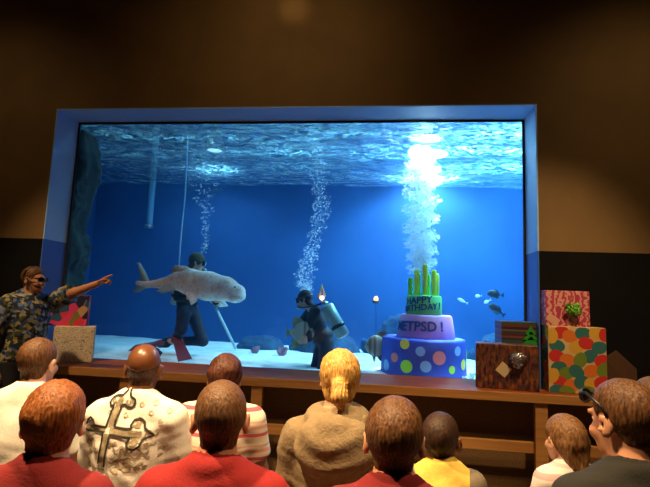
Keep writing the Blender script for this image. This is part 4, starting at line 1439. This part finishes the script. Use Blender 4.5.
# balloon box
BALL = [mat('red_balloon_print', (0.72, 0.045, 0.04), 0.5), mat('orange_balloon_print', (0.85, 0.22, 0.035), 0.5), mat('teal_balloon_print', (0.045, 0.20, 0.20), 0.5), mat('yellow_balloon_print', (0.82, 0.47, 0.06), 0.5), mat('green_balloon_print', (0.20, 0.30, 0.045), 0.5)]
M_CREAM = mat('cream_paper', (0.80, 0.58, 0.28), 0.5)
M_BSHINE = mat('pale_print', (0.85, 0.70, 0.55), 0.5)
YB = -0.17
c, w_, h_ = fit_box(549, 608, 391.5, 327, YB)
gb, _b = gift('gift_box', (c[0], YB, SILL + 0.0005), w_, 0.36, h_, 0.0, M_CREAM, 'large cream gift box printed with red, orange, teal and green balloons')
pr = MB()
BL = [(130, 222, 0, 20), (168, 235, 1, -15), (222, 222, 2, 5), (280, 220, 3, 25), (318, 225, 0, 80), (112, 275, 2, -12), (195, 278, 3, 20), (235, 260, 0, -10), (290, 276, 2, 8), (250, 312, 2, 35), (110, 316, 0, -8), (155, 330, 1, 0), (210, 330, 4, 70), (300, 328, 0, 20), (118, 362, 2, 20), (152, 382, 4, 15), (192, 372, 2, -30), (255, 368, 1, 12), (306, 364, 4, 60), (125, 418, 0, -25), (170, 430, 1, 18), (212, 415, 2, 30), (110, 452, 2, 5), (92, 395, 3, 60), (255, 420, 3, -20), (295, 412, 0, 30), (235, 452, 4, 10), (290, 455, 1, -12), (92, 240, 3, 80), (150, 455, 4, 0)]
def balloon_side(side):
    for i, (bx, by, mi, ang) in enumerate(BL):
        u = (bx - 78) / 244.0; v_ = 1 - (by - 197) / 263.0
        W = w_ if side == 0 else 0.36
        ring = []
        for k in range(22):
            a_ = 2 * PI * k / 22
            x_, z_ = 0.068 * math.cos(a_) * (1 + 0.10 * math.cos(a_)), 0.054 * math.sin(a_)
            ca, sa = math.cos(R(ang)), math.sin(R(ang))
            X = np.clip((u - 0.5) * w_ + x_ * ca - z_ * sa, -W / 2 + 0.004, W / 2 - 0.004)
            Z = np.clip(v_ * h_ + x_ * sa + z_ * ca, 0.004, h_ - 0.004)
            lift = 0.0012 + 0.00006 * i
            ring.append((X, -lift, Z) if side == 0 else ((-w_ / 2 - lift, 0.18 - X, Z)))
        if side == 1 and abs((u - 0.5) * w_) > 0.2: continue
        pr.poly(ring, mi)
balloon_side(0); balloon_side(1)
pr.build('balloon_print', BALL, gb, recalc=False)
# pink damask box on top
c, w2_, h2_ = fit_box(545.5, 590, 327.5, 291, YB + 0.04)
h2_ = h2_ - h_
def damask():
    m_, nt_, p_, out_ = new_mat('pink_damask_paper')
    vc = coords(nt_)
    vo_ = N(nt_, 'ShaderNodeTexVoronoi', Scale=11.0, Randomness=0.35, feature='SMOOTH_F1'); nt_.links.new(vc, vo_.inputs['Vector'])
    wv = N(nt_, 'ShaderNodeTexWave', Scale=6.0, Distortion=9.0, Detail=2.0); wv.inputs['Detail Scale'].default_value = 3.0; nt_.links.new(vc, wv.inputs['Vector'])
    mu = N(nt_, 'ShaderNodeMath', operation='MULTIPLY'); nt_.links.new(vo_.outputs['Distance'], mu.inputs[0]); nt_.links.new(wv.outputs['Fac'], mu.inputs[1])
    rp = ramp(nt_, [(0.10, (0.85, 0.42, 0.36)), (0.19, (0.58, 0.055, 0.12))]); nt_.links.new(mu.outputs[0], rp.inputs['Fac'])
    nt_.links.new(rp.outputs[0], p_.inputs['Base Color']); p_.inputs['Roughness'].default_value = 0.5
    return m_
gp, _b = gift('gift_box', (c[0], YB + 0.03, SILL + h_ + 0.001), w2_, 0.30, h2_, 0.0, damask(), 'pink damask gift box with a green bow on top of the balloon box')
bow(gp, (0.03, -0.006, h2_ * 0.47), 0.085, M_GRIB, 6)
m = MB(); m.box((-0.055, -0.007, -0.035), (0.055, -0.002, 0.035), 0.002, M=Matrix.Translation((-0.13, 0, h2_ * 0.17)) @ Matrix.Rotation(R(35), 4, 'Y')); m.build('gift_tag', mat('pink_card', (0.85, 0.45, 0.33), 0.6), gp)
# brown paper bag right of the balloon box
c, w3_, h3_ = fit_box(604, 634, 392, 352, 0.0 - 0.10)
bg = empty('paper_bag', (c[0] + 0.03, -0.10, SILL + 0.0005))
tag(bg, 'dark brown paper bag with a folded peak in shadow right of the balloon box', 'bag')
m = MB()
A = [m.b.verts.new(q) for q in ((-w3_ / 2, 0, 0), (w3_ / 2, 0, 0), (w3_ / 2, 0.09, 0), (-w3_ / 2, 0.09, 0), (-w3_ / 2, 0, h3_ * 0.80), (w3_ / 2, 0, h3_ * 0.62), (w3_ / 2, 0.09, h3_ * 0.62), (-w3_ / 2, 0.09, h3_ * 0.80), (-0.02, 0.03, h3_ * 1.02), (-0.02, 0.06, h3_ * 1.02))]
for f in ((0, 1, 5, 8, 4), (2, 3, 7, 9, 6), (1, 2, 6, 5), (3, 0, 4, 7), (4, 8, 9, 7), (8, 5, 6, 9), (3, 2, 1, 0)): m.b.faces.new([A[i] for i in f])
bb = m.build('bag', mat('brown_kraft_paper', (0.085, 0.036, 0.014), 0.8), bg)

# left pair of presents
def doodle():
    m_, nt_, p_, out_ = new_mat('doodle_paper')
    vc = coords(nt_)
    n_ = N(nt_, 'ShaderNodeTexNoise', Scale=26.0, Detail=1.0, Distortion=1.2); nt_.links.new(vc, n_.inputs['Vector'])
    m1_ = N(nt_, 'ShaderNodeMath', operation='MULTIPLY'); m1_.inputs[1].default_value = 5.0; nt_.links.new(n_.outputs['Fac'], m1_.inputs[0])
    m2_ = N(nt_, 'ShaderNodeMath', operation='FRACT'); nt_.links.new(m1_.outputs[0], m2_.inputs[0])
    rp = ramp(nt_, [(0.0, (0.10, 0.08, 0.06)), (0.13, (0.90, 0.76, 0.54)), (0.9, (0.82, 0.68, 0.48))], 'CONSTANT'); nt_.links.new(m2_.outputs[0], rp.inputs['Fac'])
    nt_.links.new(rp.outputs[0], p_.inputs['Base Color']); p_.inputs['Roughness'].default_value = 0.7
    return m_
YL = -0.05
c, w_, h_ = fit_box(52, 92, 357.5, 326.5, YL)
gl_, _b = gift('gift_box', (c[0], YL, SILL + 0.0005), w_ * 0.86, 0.24, h_, R(29), doodle(), 'white gift box covered in black doodles at the left end of the ledge')
c, w2_, h2_ = fit_box(50, 87, 326, 295, YL + 0.05)
h2_ = h2_ - h_
M_PATCH = cells('bright_patch_paper', [(0.75, 0.03, 0.08), (0.012, 0.014, 0.05), (0.80, 0.05, 0.20), (0.03, 0.10, 0.22), (0.22, 0.20, 0.04), (0.75, 0.05, 0.06), (0.60, 0.33, 0.16), (0.02, 0.02, 0.04)], 12.0, 0.5)
gl2, _b = gift('gift_box', (c[0] - 0.01, YL + 0.05, SILL + h_ + 0.001), w2_ * 0.86, 0.20, h2_, R(26), M_PATCH, 'gift box of red, pink and navy patches on top of the doodled white box')


# ================================================================== the audience
def hairmat(name, c1, c2, rough=0.55):
    m_, nt_, p_, out_ = new_mat(name)
    vc = coords(nt_, (1, 1, 0.22))
    n_ = N(nt_, 'ShaderNodeTexNoise', Scale=150.0, Detail=3.0); nt_.links.new(vc, n_.inputs['Vector'])
    rp = ramp(nt_, [(0.36, c1), (0.66, c2)]); nt_.links.new(n_.outputs['Fac'], rp.inputs['Fac'])
    nt_.links.new(rp.outputs[0], p_.inputs['Base Color'])
    b_ = N(nt_, 'ShaderNodeBump', Strength=0.6, Distance=0.006); nt_.links.new(n_.outputs['Fac'], b_.inputs['Height'])
    nt_.links.new(b_.outputs[0], p_.inputs['Normal'])
    p_.inputs['Roughness'].default_value = rough
    p_.inputs['Specular IOR Level'].default_value = 0.35
    return m_

SK_FAIR = M_SKIN
SK_RED = mat('ruddy_skin', (0.58, 0.26, 0.15), 0.45, (0.64, 0.32, 0.20), 9)
SK_DARK = mat('brown_skin', (0.130, 0.048, 0.020), 0.30, (0.165, 0.062, 0.027), 9)
SK_MID = mat('tan_skin', (0.34, 0.15, 0.075), 0.42, (0.40, 0.19, 0.10), 9)
H_BROWN = hairmat('brown_hair', (0.050, 0.020, 0.007), (0.17, 0.072, 0.024))
H_GINGER = hairmat('reddish_hair', (0.14, 0.040, 0.009), (0.30, 0.10, 0.022))
H_DARK = hairmat('dark_hair', (0.018, 0.009, 0.006), (0.06, 0.024, 0.012))
H_AUB = hairmat('dark_auburn_hair', (0.016, 0.007, 0.004), (0.13, 0.030, 0.011))
H_BLOND = hairmat('blonde_hair', (0.36, 0.17, 0.035), (0.76, 0.47, 0.14))
H_LBROWN = hairmat('light_brown_hair', (0.10, 0.042, 0.014), (0.25, 0.125, 0.045))
H_CROP = hairmat('cropped_brown_hair', (0.07, 0.030, 0.012), (0.17, 0.080, 0.032))
M_JEAN = mat('blue_denim', (0.03, 0.045, 0.09), 0.85, (0.05, 0.07, 0.12), 40)
M_SHOE = mat('dark_shoe', (0.03, 0.025, 0.02), 0.6)
def cloth(name, c1, c2=None, sc_=60): return mat(name, c1, 0.9, c2 or tuple(min(1, v * 1.12) for v in c1), sc_, bump=0.12, bscale=160, sheen=0.0)
C_RED = cloth('red_cotton', (0.25, 0.0075, 0.009))
C_RED2 = cloth('dark_red_cotton', (0.17, 0.006, 0.008))
C_WHITE = cloth('white_cotton', (0.78, 0.76, 0.70))
C_CREAM = cloth('cream_cotton', (0.76, 0.70, 0.58))
C_BEIGE = mat('beige_fleece', (0.22, 0.16, 0.085), 0.95, (0.27, 0.20, 0.115), 30, bump=0.25, bscale=70)
C_YEL = cloth('yellow_cotton', (0.74, 0.52, 0.10))
C_GREY = cloth('grey_cotton', (0.16, 0.13, 0.09))
C_BLACK = cloth('charcoal_cotton', (0.013, 0.013, 0.011))
C_STRIPE = bands('striped_cotton', [(0.0, (0.76, 0.68, 0.55)), (0.30, (0.62, 0.10, 0.14)), (0.44, (0.76, 0.68, 0.55)), (0.62, (0.74, 0.36, 0.30)), (0.76, (0.76, 0.68, 0.55)), (0.88, (0.70, 0.42, 0.36)), (0.95, (0.76, 0.68, 0.55))], 0.115, 2, 0.12, 0.9, 0.008)
C_GIRL = bands('pink_striped_cotton', [(0.0, (0.78, 0.72, 0.68)), (0.35, (0.66, 0.40, 0.42)), (0.60, (0.78, 0.72, 0.68)), (0.82, (0.70, 0.50, 0.50)), (0.95, (0.78, 0.72, 0.68))], 0.10, 2, 0.3, 0.9, 0.008)
PEOPLE = {}


def sit(key, px, py, z, label, facing=0.0, s=1.0, hs=1.0, sw=0.165, lean=0.03, hy=0.0, hp_=0.0, hrl=0.0, **sp):
    top = at(px, py, z=z)
    rel = V(0, (lean + 0.035) * s, 0)
    ca, sa = math.cos(facing), math.sin(facing)
    bx, by = top[0] - (rel[0] * ca - rel[1] * sa), top[1] - (rel[0] * sa + rel[1] * ca)
    o = empty('person', (bx, by, 0), facing)
    tag(o, label, 'person')
    J = seated(s, sw, lean)
    # put the crown of the head at the height the photograph shows
    crown = J['head'][2] + 0.118 * hs * s + sp.get('hair', {}).get('t', 0.0) * hs * s
    dz = top[2] - crown
    J['head'][2] += dz * 0.35 if abs(dz) < 0.12 else 0
    up_ = dz - (dz * 0.35 if abs(dz) < 0.12 else 0)
    J['head'][2] += up_; J['neck'][2] += up_
    for k in 'LR': J['sh' + k][2] += up_; J['el' + k][2] += up_ * 0.6
    sp.update(s=s, hs=hs, sw=sw, RM=rotm('Z', hy) @ rotm('Y', hrl) @ rotm('X', hp_))
    sp.setdefault('trousers', M_JEAN); sp.setdefault('shoes', M_SHOE)
    figure(o, J, sp)
    PEOPLE[key] = (o, J, sp)
    return o, J, sp

HS = dict(t=0.012)
sit('boy', 58, 379, 1.47, 'person with reddish-brown hair and dark red shirt, seated front row far left', hy=0.28, facing=0.15, sw=0.145, hs=0.96,
    skin=SK_FAIR, hair=dict(mat=H_GINGER, t=0.018, streak=0.0016, tuft=0.003, fade=0.05), shirt=dict(mat=C_RED2, seed=2, collar=0.014, cz=0.0))
sit('red', 223, 379, 1.47, 'man with cropped brown hair and wide red shirt, seated front row below the striped shirt', sw=0.160, fat=0.01, hs=0.97, hy=0.18, facing=0.1,
    skin=SK_RED, hair=dict(mat=H_CROP, t=0.007, streak=0.0006, fade=0.05), shirt=dict(mat=C_RED, seed=3, collar=0.018, cz=0.004, off=0.016))
sit('red2', 395, 395, 1.43, 'man with short brown hair and red collar shirt, seated front row right of the hoodie', sw=0.150, hy=-0.05,
    skin=SK_RED, hair=dict(mat=H_BROWN, t=0.013, streak=0.0012, tuft=0.002), shirt=dict(mat=C_RED2, seed=4, collar=0.018, cz=0.002))
sit('bald', 146, 343, 2.27, 'bald man with white shirt bearing a dark ornate cross on its back', sw=0.162, fat=0.01, hy=0.15, facing=0.08, hp_=-0.05,
    skin=SK_DARK, hair=dict(mat=hairmat('dark_stubble', (0.030, 0.012, 0.007), (0.085, 0.032, 0.016)), t=0.0022, streak=0.0002, fade=0.04, crown=0.040), shirt=dict(mat=C_WHITE, seed=5, fold=0.005, off=0.018, slen=0.8, collar=0.008))
sit('white', 41, 337, 2.38, 'man with short dark hair and plain white shirt, seated second row far left', hy=0.02, facing=0.05, sw=0.18, fat=0.015,
    skin=SK_FAIR, hair=dict(mat=H_BROWN, t=0.008, streak=0.0008, fade=0.06), shirt=dict(mat=C_WHITE, seed=6, off=0.018, collar=0.008))
sit('stripe', 226, 353, 2.46, 'person with dark auburn hair and pink-striped cream shirt, partly behind the wide red shirt', sw=0.155, hs=0.94, hy=0.15, facing=0.1,
    skin=SK_MID, hair=dict(mat=H_AUB, t=0.020, streak=0.002, tuft=0.006, fade=0.04), shirt=dict(mat=C_STRIPE, seed=7, off=0.018, collar=0.006))

def hood(P, d, tloc, ts):
    q = tloc(P)
    e = sd_ell(q, (0, -0.105, 0.470), (0.150, 0.070, 0.125)) * ts
    r = np.sqrt((q[:, 0] * 0.85) ** 2 + (q[:, 2] - 0.59) ** 2)
    e = e - 0.0040 * np.sin(r * 75 + 0.8 * np.sin(q[:, 0] * 22)) * np.clip((0.59 - q[:, 2]) / 0.06, 0, 1)
    d = smin(d, e, 0.018)
    rim = np.sqrt((np.sqrt(q[:, 0] ** 2 * 0.75 + (q[:, 1] + 0.02) ** 2) - 0.085) ** 2 + (q[:, 2] - 0.575 - q[:, 1] * 0.25) ** 2) - 0.024
    return smin(d, rim * ts, 0.015)
o, J, sp = sit('blonde', 341, 348, 2.03, 'woman with blonde ponytail and beige hooded sweatshirt, seen from behind', sw=0.155, s=1.0, hs=0.92, hy=0.06,
    skin=SK_FAIR, hair=dict(mat=H_BLOND, t=0.020, streak=0.0022, fade=0.03, dz=-0.012, rag=0.002, down=0.06,
                            extra=[((0, -0.100, -0.005), (0, -0.138, -0.012), 0.026, 0.026), ((0, -0.138, -0.012), (0.004, -0.150, -0.050), 0.030, 0.036), ((0.004, -0.150, -0.050), (0.010, -0.142, -0.105), 0.036, 0.014)]),
    shirt=dict(name='hoodie', mat=C_BEIGE, sleeve='long', seed=8, off=0.014, fold=0.006, loose=0.012, collar=0.0, nr=0.066, extra=hood))
m = MB()
hpf = sp['_head']
m.tube([hpf((0.030 * math.cos(a_), -0.122 + 0.004 * math.sin(a_ * 2), -0.009 + 0.030 * math.sin(a_))) for a_ in np.linspace(0, 2 * PI, 20)], 0.007, 7)
m.build('hair_tie', mat('pink_hair_tie', (0.75, 0.16, 0.16), 0.6), o, True)
sit('kid', 441, 411, 2.0, 'child with cropped dark hair and yellow shirt with grey sleeves', s=0.80, hs=1.17, sw=0.150, hy=-0.3,
    skin=SK_DARK, hair=dict(mat=H_DARK, t=0.007, streak=0.0006, fade=0.05), shirt=dict(mat=C_YEL, sleeve_mat=C_GREY, seed=9, off=0.016, collar=0.008, slen=0.9))
sit('girl', 564, 413, 2.1, 'girl with light brown hair and pale pink-striped shirt beside the man wearing sunglasses', s=0.78, hs=1.12, sw=0.140, hy=0.06, facing=0.25,
    skin=SK_FAIR, hair=dict(mat=H_LBROWN, t=0.016, streak=0.0012, fade=0.03, down=0.1, dz=0.0,
                            extra=[((0.055, -0.060, 0.0), (0.060, -0.050, -0.10), 0.036, 0.028), ((-0.045, -0.075, 0.0), (-0.020, -0.085, -0.10), 0.034, 0.026), ((0.01, -0.085, 0.0), (0.03, -0.095, -0.12), 0.036, 0.026), ((0.03, -0.095, -0.12), (0.055, -0.10, -0.19), 0.026, 0.016),
                                   ((-0.066, 0.02, 0.055), (-0.074, 0.012, 0.0), 0.014, 0.008)]),
    shirt=dict(mat=C_GIRL, seed=10, off=0.014, collar=0.006))
o, J, sp = sit('shades', 622, 378, 1.50, 'man with sunglasses pushed up on cropped hair and dark shirt, seated at far right', hy=0.22, hp_=-0.12, facing=0.2, sw=0.18, fat=0.02, hs=1.03,
    skin=SK_RED, hair=dict(mat=H_BROWN, t=0.008, streak=0.0008, fade=0.05, dz=0.008), shirt=dict(mat=C_BLACK, seed=11, off=0.018, collar=0.018, cz=0.004))


def sunglasses(o, sp, up=0.0, dy=0.0, name='sunglasses'):
    hp_ = sp['_head']
    m_ = MB()
    z = 0.006 + up
    for sx in (-1, 1):
        pts = [hp_((sx * (0.034 + 0.027 * math.cos(a_)), 0.108 + dy - 0.012 * (math.cos(a_) * 0.5 + 0.5), z + 0.020 * math.sin(a_))) for a_ in np.linspace(0, 2 * PI, 21)]
        m_.tube(pts, 0.0045, 6)
        m_.tube([hp_((sx * 0.060, 0.096 + dy, z + 0.006)), hp_((sx * 0.083, 0.05 + dy * 0.8, z * 1.0 + 0.012)), hp_((sx * 0.086, 0.0, 0.012 + up * 0.62)), hp_((sx * 0.084, -0.020, -0.002 + up * 0.35))], 0.0048, 6)
    m_.tube([hp_((-0.009, 0.112 + dy, z + 0.006)), hp_((0.009, 0.112 + dy, z + 0.006))], 0.004, 6)
    fr_ = m_.build(name, M_DARK, o, True)
    m_ = MB()
    for sx in (-1, 1):
        m_.poly([hp_((sx * (0.034 + 0.026 * math.cos(a_)), 0.109 + dy - 0.012 * (math.cos(a_) * 0.5 + 0.5), z + 0.019 * math.sin(a_))) for a_ in np.linspace(0, 2 * PI, 18)[:-1]])
    m_.build('lens', mat('dark_lens', (0.012, 0.010, 0.016), 0.08), fr_)

sunglasses(o, sp, 0.062, -0.004)
sit('edge', 652, 376, 2.3, 'person with short fair hair at the right edge, behind the man wearing sunglasses', hy=0.3, sw=0.16,
    skin=SK_FAIR, hair=dict(mat=H_LBROWN, t=0.014, streak=0.0014), shirt=dict(mat=C_GREY, seed=12))

# printed cross on the bald man's shirt
o, J, sp = PEOPLE['bald']
fn = sp['_shirt']
def crossmap(px, py):
    """photo position on the shirt back -> (x, z) on the shirt"""
    q = at(px, py, float(o.location.y) - 0.13)
    a_ = -o.rotation_euler.z
    dx, dy = q[0] - o.location.x, q[1] - o.location.y
    return dx * math.cos(a_) - dy * math.sin(a_) - 0.022, q[2] - o.location.z
def strokes(lst): return [[crossmap(70 + x / 4.164, 370 + y / 4.164) for x, y in s_] for s_ in lst]
OUT = [
    # upper arm with flared leaf tip
    [(150, 250), (172, 160), (160, 165), (152, 150), (158, 132), (180, 122), (205, 122), (212, 112), (236, 86), (240, 115), (246, 128), (262, 140), (262, 160), (250, 172), (232, 168), (222, 158), (208, 160), (186, 248)],
    # right arm
    [(186, 248), (262, 256), (258, 240), (268, 222), (290, 216), (308, 232), (310, 256), (345, 292), (306, 302), (296, 328), (276, 342), (252, 334), (244, 312), (258, 294), (172, 280)],
    # left arm
    [(150, 250), (96, 244), (92, 226), (78, 210), (64, 222), (60, 236), (50, 240)], [(50, 262), (62, 268), (140, 270)],
    # lower arm
    [(172, 280), (160, 340), (148, 415)], [(140, 270), (132, 340), (118, 405)],
]
SCR = [[(x + 40 + 9 * math.cos(k), y + 9 * math.sin(k)) for k in np.linspace(0, 5.2, 12)] for x, y in ((215, 140), (190, 200), (250, 160), (300, 160), (360, 195), (330, 235), (290, 195), (120, 190))]
SWIRL = [[(60 + 4 * k, 300 + 14 * math.sin(k * 0.7) + 2.5 * k) for k in range(14)], [(60 + 4 * k, 340 + 12 * math.sin(k * 0.6 + 1) + 1.0 * k) for k in range(16)], [(190 + 6 * k, 330 + 12 * math.sin(k * 0.7) + 1.2 * k) for k in range(24)], [(180 + 6 * k, 372 + 10 * math.sin(k * 0.8 + 1)) for k in range(26)],
         [(310 + 3 * k, 300 - 22 * math.sin(k * 0.33) - 2 * k) for k in range(18)], [(170 + 6 * k, 410 + 8 * math.sin(k * 0.7 + 2)) for k in range(24)], [(270 + 14 * math.cos(k), 258 + 14 * math.sin(k)) for k in np.linspace(0.5, 5.2, 14)], [(268 + 13 * math.cos(k), 310 + 13 * math.sin(k)) for k in np.linspace(-2, 3.6, 14)],
         [(236 + 9 * math.cos(k), 150 + 9 * math.sin(k)) for k in np.linspace(-1, 4.5, 12)], [(172 + 8 * math.cos(k), 142 + 8 * math.sin(k)) for k in np.linspace(0, 5, 12)], [(78 + 9 * math.cos(k), 232 + 9 * math.sin(k)) for k in np.linspace(0, 5, 12)], [(166, 438), (158, 450), (152, 462), (162, 474)], [(160, 440), (172, 455), (180, 470)]]
FILL = [([(168, 262), (192, 264), (300, 282)], 22), ([(150, 258), (100, 255), (52, 251)], 16), ([(155, 275), (144, 345), (132, 410)], 20), ([(170, 250), (188, 165), (205, 128)], 20), ([(265, 300), (285, 318)], 20), ([(275, 240), (295, 245)], 22)]
mb = MB()
for pth, wd in FILL: ribbon_on(fn, strokes([pth])[0], wd / 4.164 / (FPX / 2.2), 0.0025, mb, 1)
for pth in strokes(OUT): ribbon_on(fn, pth, 0.0095, 0.0040, mb, 0)
for pth in strokes(SCR): ribbon_on(fn, pth, 0.0055, 0.0030, mb, 2)
for pth in strokes(SWIRL): ribbon_on(fn, pth, 0.0070, 0.0032, mb, 1)
_rs = np.random.RandomState(77)
for k in range(46):
    cx_, cy_ = _rs.uniform(50, 390), _rs.uniform(290, 430)
    a0, rr0 = _rs.uniform(0, 6), _rs.uniform(8, 22)
    pth = [(cx_ + rr0 * (0.4 + 0.12 * t_) * math.cos(a0 + t_), cy_ + rr0 * 0.6 * (0.4 + 0.12 * t_) * math.sin(a0 + t_)) for t_ in np.linspace(0, 4.5, 12)]
    ribbon_on(fn, strokes([pth])[0], _rs.uniform(0.006, 0.014), 0.0018, mb, 2 if k % 3 else 1)
mb.build('cross_print', [mat('black_print', (0.03, 0.026, 0.02), 0.8), mat('olive_grey_print', (0.27, 0.22, 0.13), 0.8, (0.40, 0.34, 0.22), 60), mat('pale_grey_print', (0.52, 0.46, 0.36), 0.8)], o, recalc=False)

# the presenter at the left, standing and pointing at the tank
M_HAW = cells('flowered_cotton', [(0.015, 0.03, 0.10), (0.06, 0.12, 0.30), (0.36, 0.28, 0.05), (0.02, 0.04, 0.03), (0.22, 0.28, 0.42), (0.09, 0.12, 0.03), (0.02, 0.02, 0.03), (0.45, 0.40, 0.22), (0.04, 0.08, 0.22)], 36.0, 0.8, warp=0.04)
hz = 4.40
top = at(34, 266, z=hz)
ho = empty('person', (top[0] - 0.02, top[1], 0))
tag(ho, 'presenter with headset and sunglasses in flowered blue shirt, standing and pointing at the tank', 'person')
o_ = np.array(ho.location)
th = -1.0   # torso heading, turned towards the right and a little to the hall
F = V(math.sin(1.95), math.cos(1.95), 0); Sd = V(F[1], -F[0], 0)   # facing and right-hand direction
zt = top[2]
g = lambda f, s_, z: F * f + Sd * s_ + V(0, 0, z)
J = dict(pelvis=g(0.0, 0, zt - 0.84), neck=g(0.02, 0, zt - 0.262), head=g(0.05, 0, zt - 0.128))
hw_ = at(99, 283, z=hz - 0.05) - o_
J['shR'] = g(0.0, 0.175, zt - 0.345); J['shL'] = g(0.03, -0.175, zt - 0.335)
J['wrL'] = hw_
J['elL'] = at(75, 292.5, z=hz - 0.03) - o_
J['elR'] = g(-0.05, 0.26, zt - 0.63); J['wrR'] = g(0.06, 0.27, zt - 0.87)
for k, sx in (('L', -1), ('R', 1)):
    J['hip' + k] = g(0, sx * 0.09, zt - 0.87); J['kn' + k] = g(0.02, sx * 0.10, 0.50); J['an' + k] = g(-0.01, sx * 0.11, 0.09); J['to' + k] = g(0.14, sx * 0.13, 0.045)
d_ = J['wrL'] - J['elL']
J['handL'] = dict(f=d_ + V(0, 0, 0.02), n=(0.0, -0.3, -1), th=(0, -0.5, 1), curl=0.6, point=True)
J['handR'] = dict(f=(0.1, 0, -1), n=(-Sd[0], -Sd[1], 0), th=tuple(F), curl=0.5)
sp = dict(s=1.0, h=0.012, skin=mat('host_skin', (0.55, 0.24, 0.13), 0.5), RM=rotm('Z', -PI / 2 - 0.05), sw=0.17, fat=0.01,
          hair=dict(mat=H_BROWN, t=0.010, streak=0.001, h=0.007), trousers=mat('dark_trousers', (0.03, 0.028, 0.03), 0.9), shoes=M_SHOE,
          shirt=dict(mat=M_HAW, seed=14, off=0.024, loose=0.022, hem=-0.20, slen=0.85, collar=0.016, fold=0.006, h=0.013))
figure(ho, J, sp)
sunglasses(ho, sp, 0.0, 0.0)
hp = sp['_head']
m = MB(); m.tube([hp((0.086, -0.01, 0.02)), hp((0.084, 0.04, -0.03)), hp((0.066, 0.085, -0.06)), hp((0.045, 0.105, -0.066))], 0.0045, 6); m.sphere(hp((0.042, 0.107, -0.066)), 0.010, 1)
m.tube([hp((0.09 * math.cos(a_), -0.012 - 0.02 * math.cos(a_ * 2), 0.03 + 0.085 * math.sin(a_) * 1.1)) for a_ in np.linspace(0.0, PI, 16)], 0.005, 6)
m.build('headset', M_DARK, ho, True)

# benches the audience sits on
M_BENCH = mat('dark_bench_wood', (0.10, 0.045, 0.016), 0.6, (0.14, 0.065, 0.025), 5, (0.5, 6, 6))
for y, lb in ((float(np.mean([PEOPLE[k][0].location.y for k in ('boy', 'red', 'red2', 'shades')])), 'long dark wooden bench under the front row of the audience'), (float(np.mean([PEOPLE[k][0].location.y for k in ('bald', 'white', 'stripe', 'blonde', 'kid', 'girl', 'edge')])), 'long dark wooden bench under the row nearer the tank')):
    o = empty('bench', (-0.3, y, 0))
    tag(o, lb, 'bench', 'audience benches')
    m = MB(); m.box((-2.2, -0.17, 0.375), (2.2, 0.17, 0.422), 0.006); m.build('seat', M_BENCH, o)
    for x in (-2.0, -0.7, 0.7, 2.0):
        m = MB(); m.box((x - 0.03, -0.14, 0.0), (x + 0.03, 0.14, 0.374), 0.004); m.build('leg', M_BENCH, o)
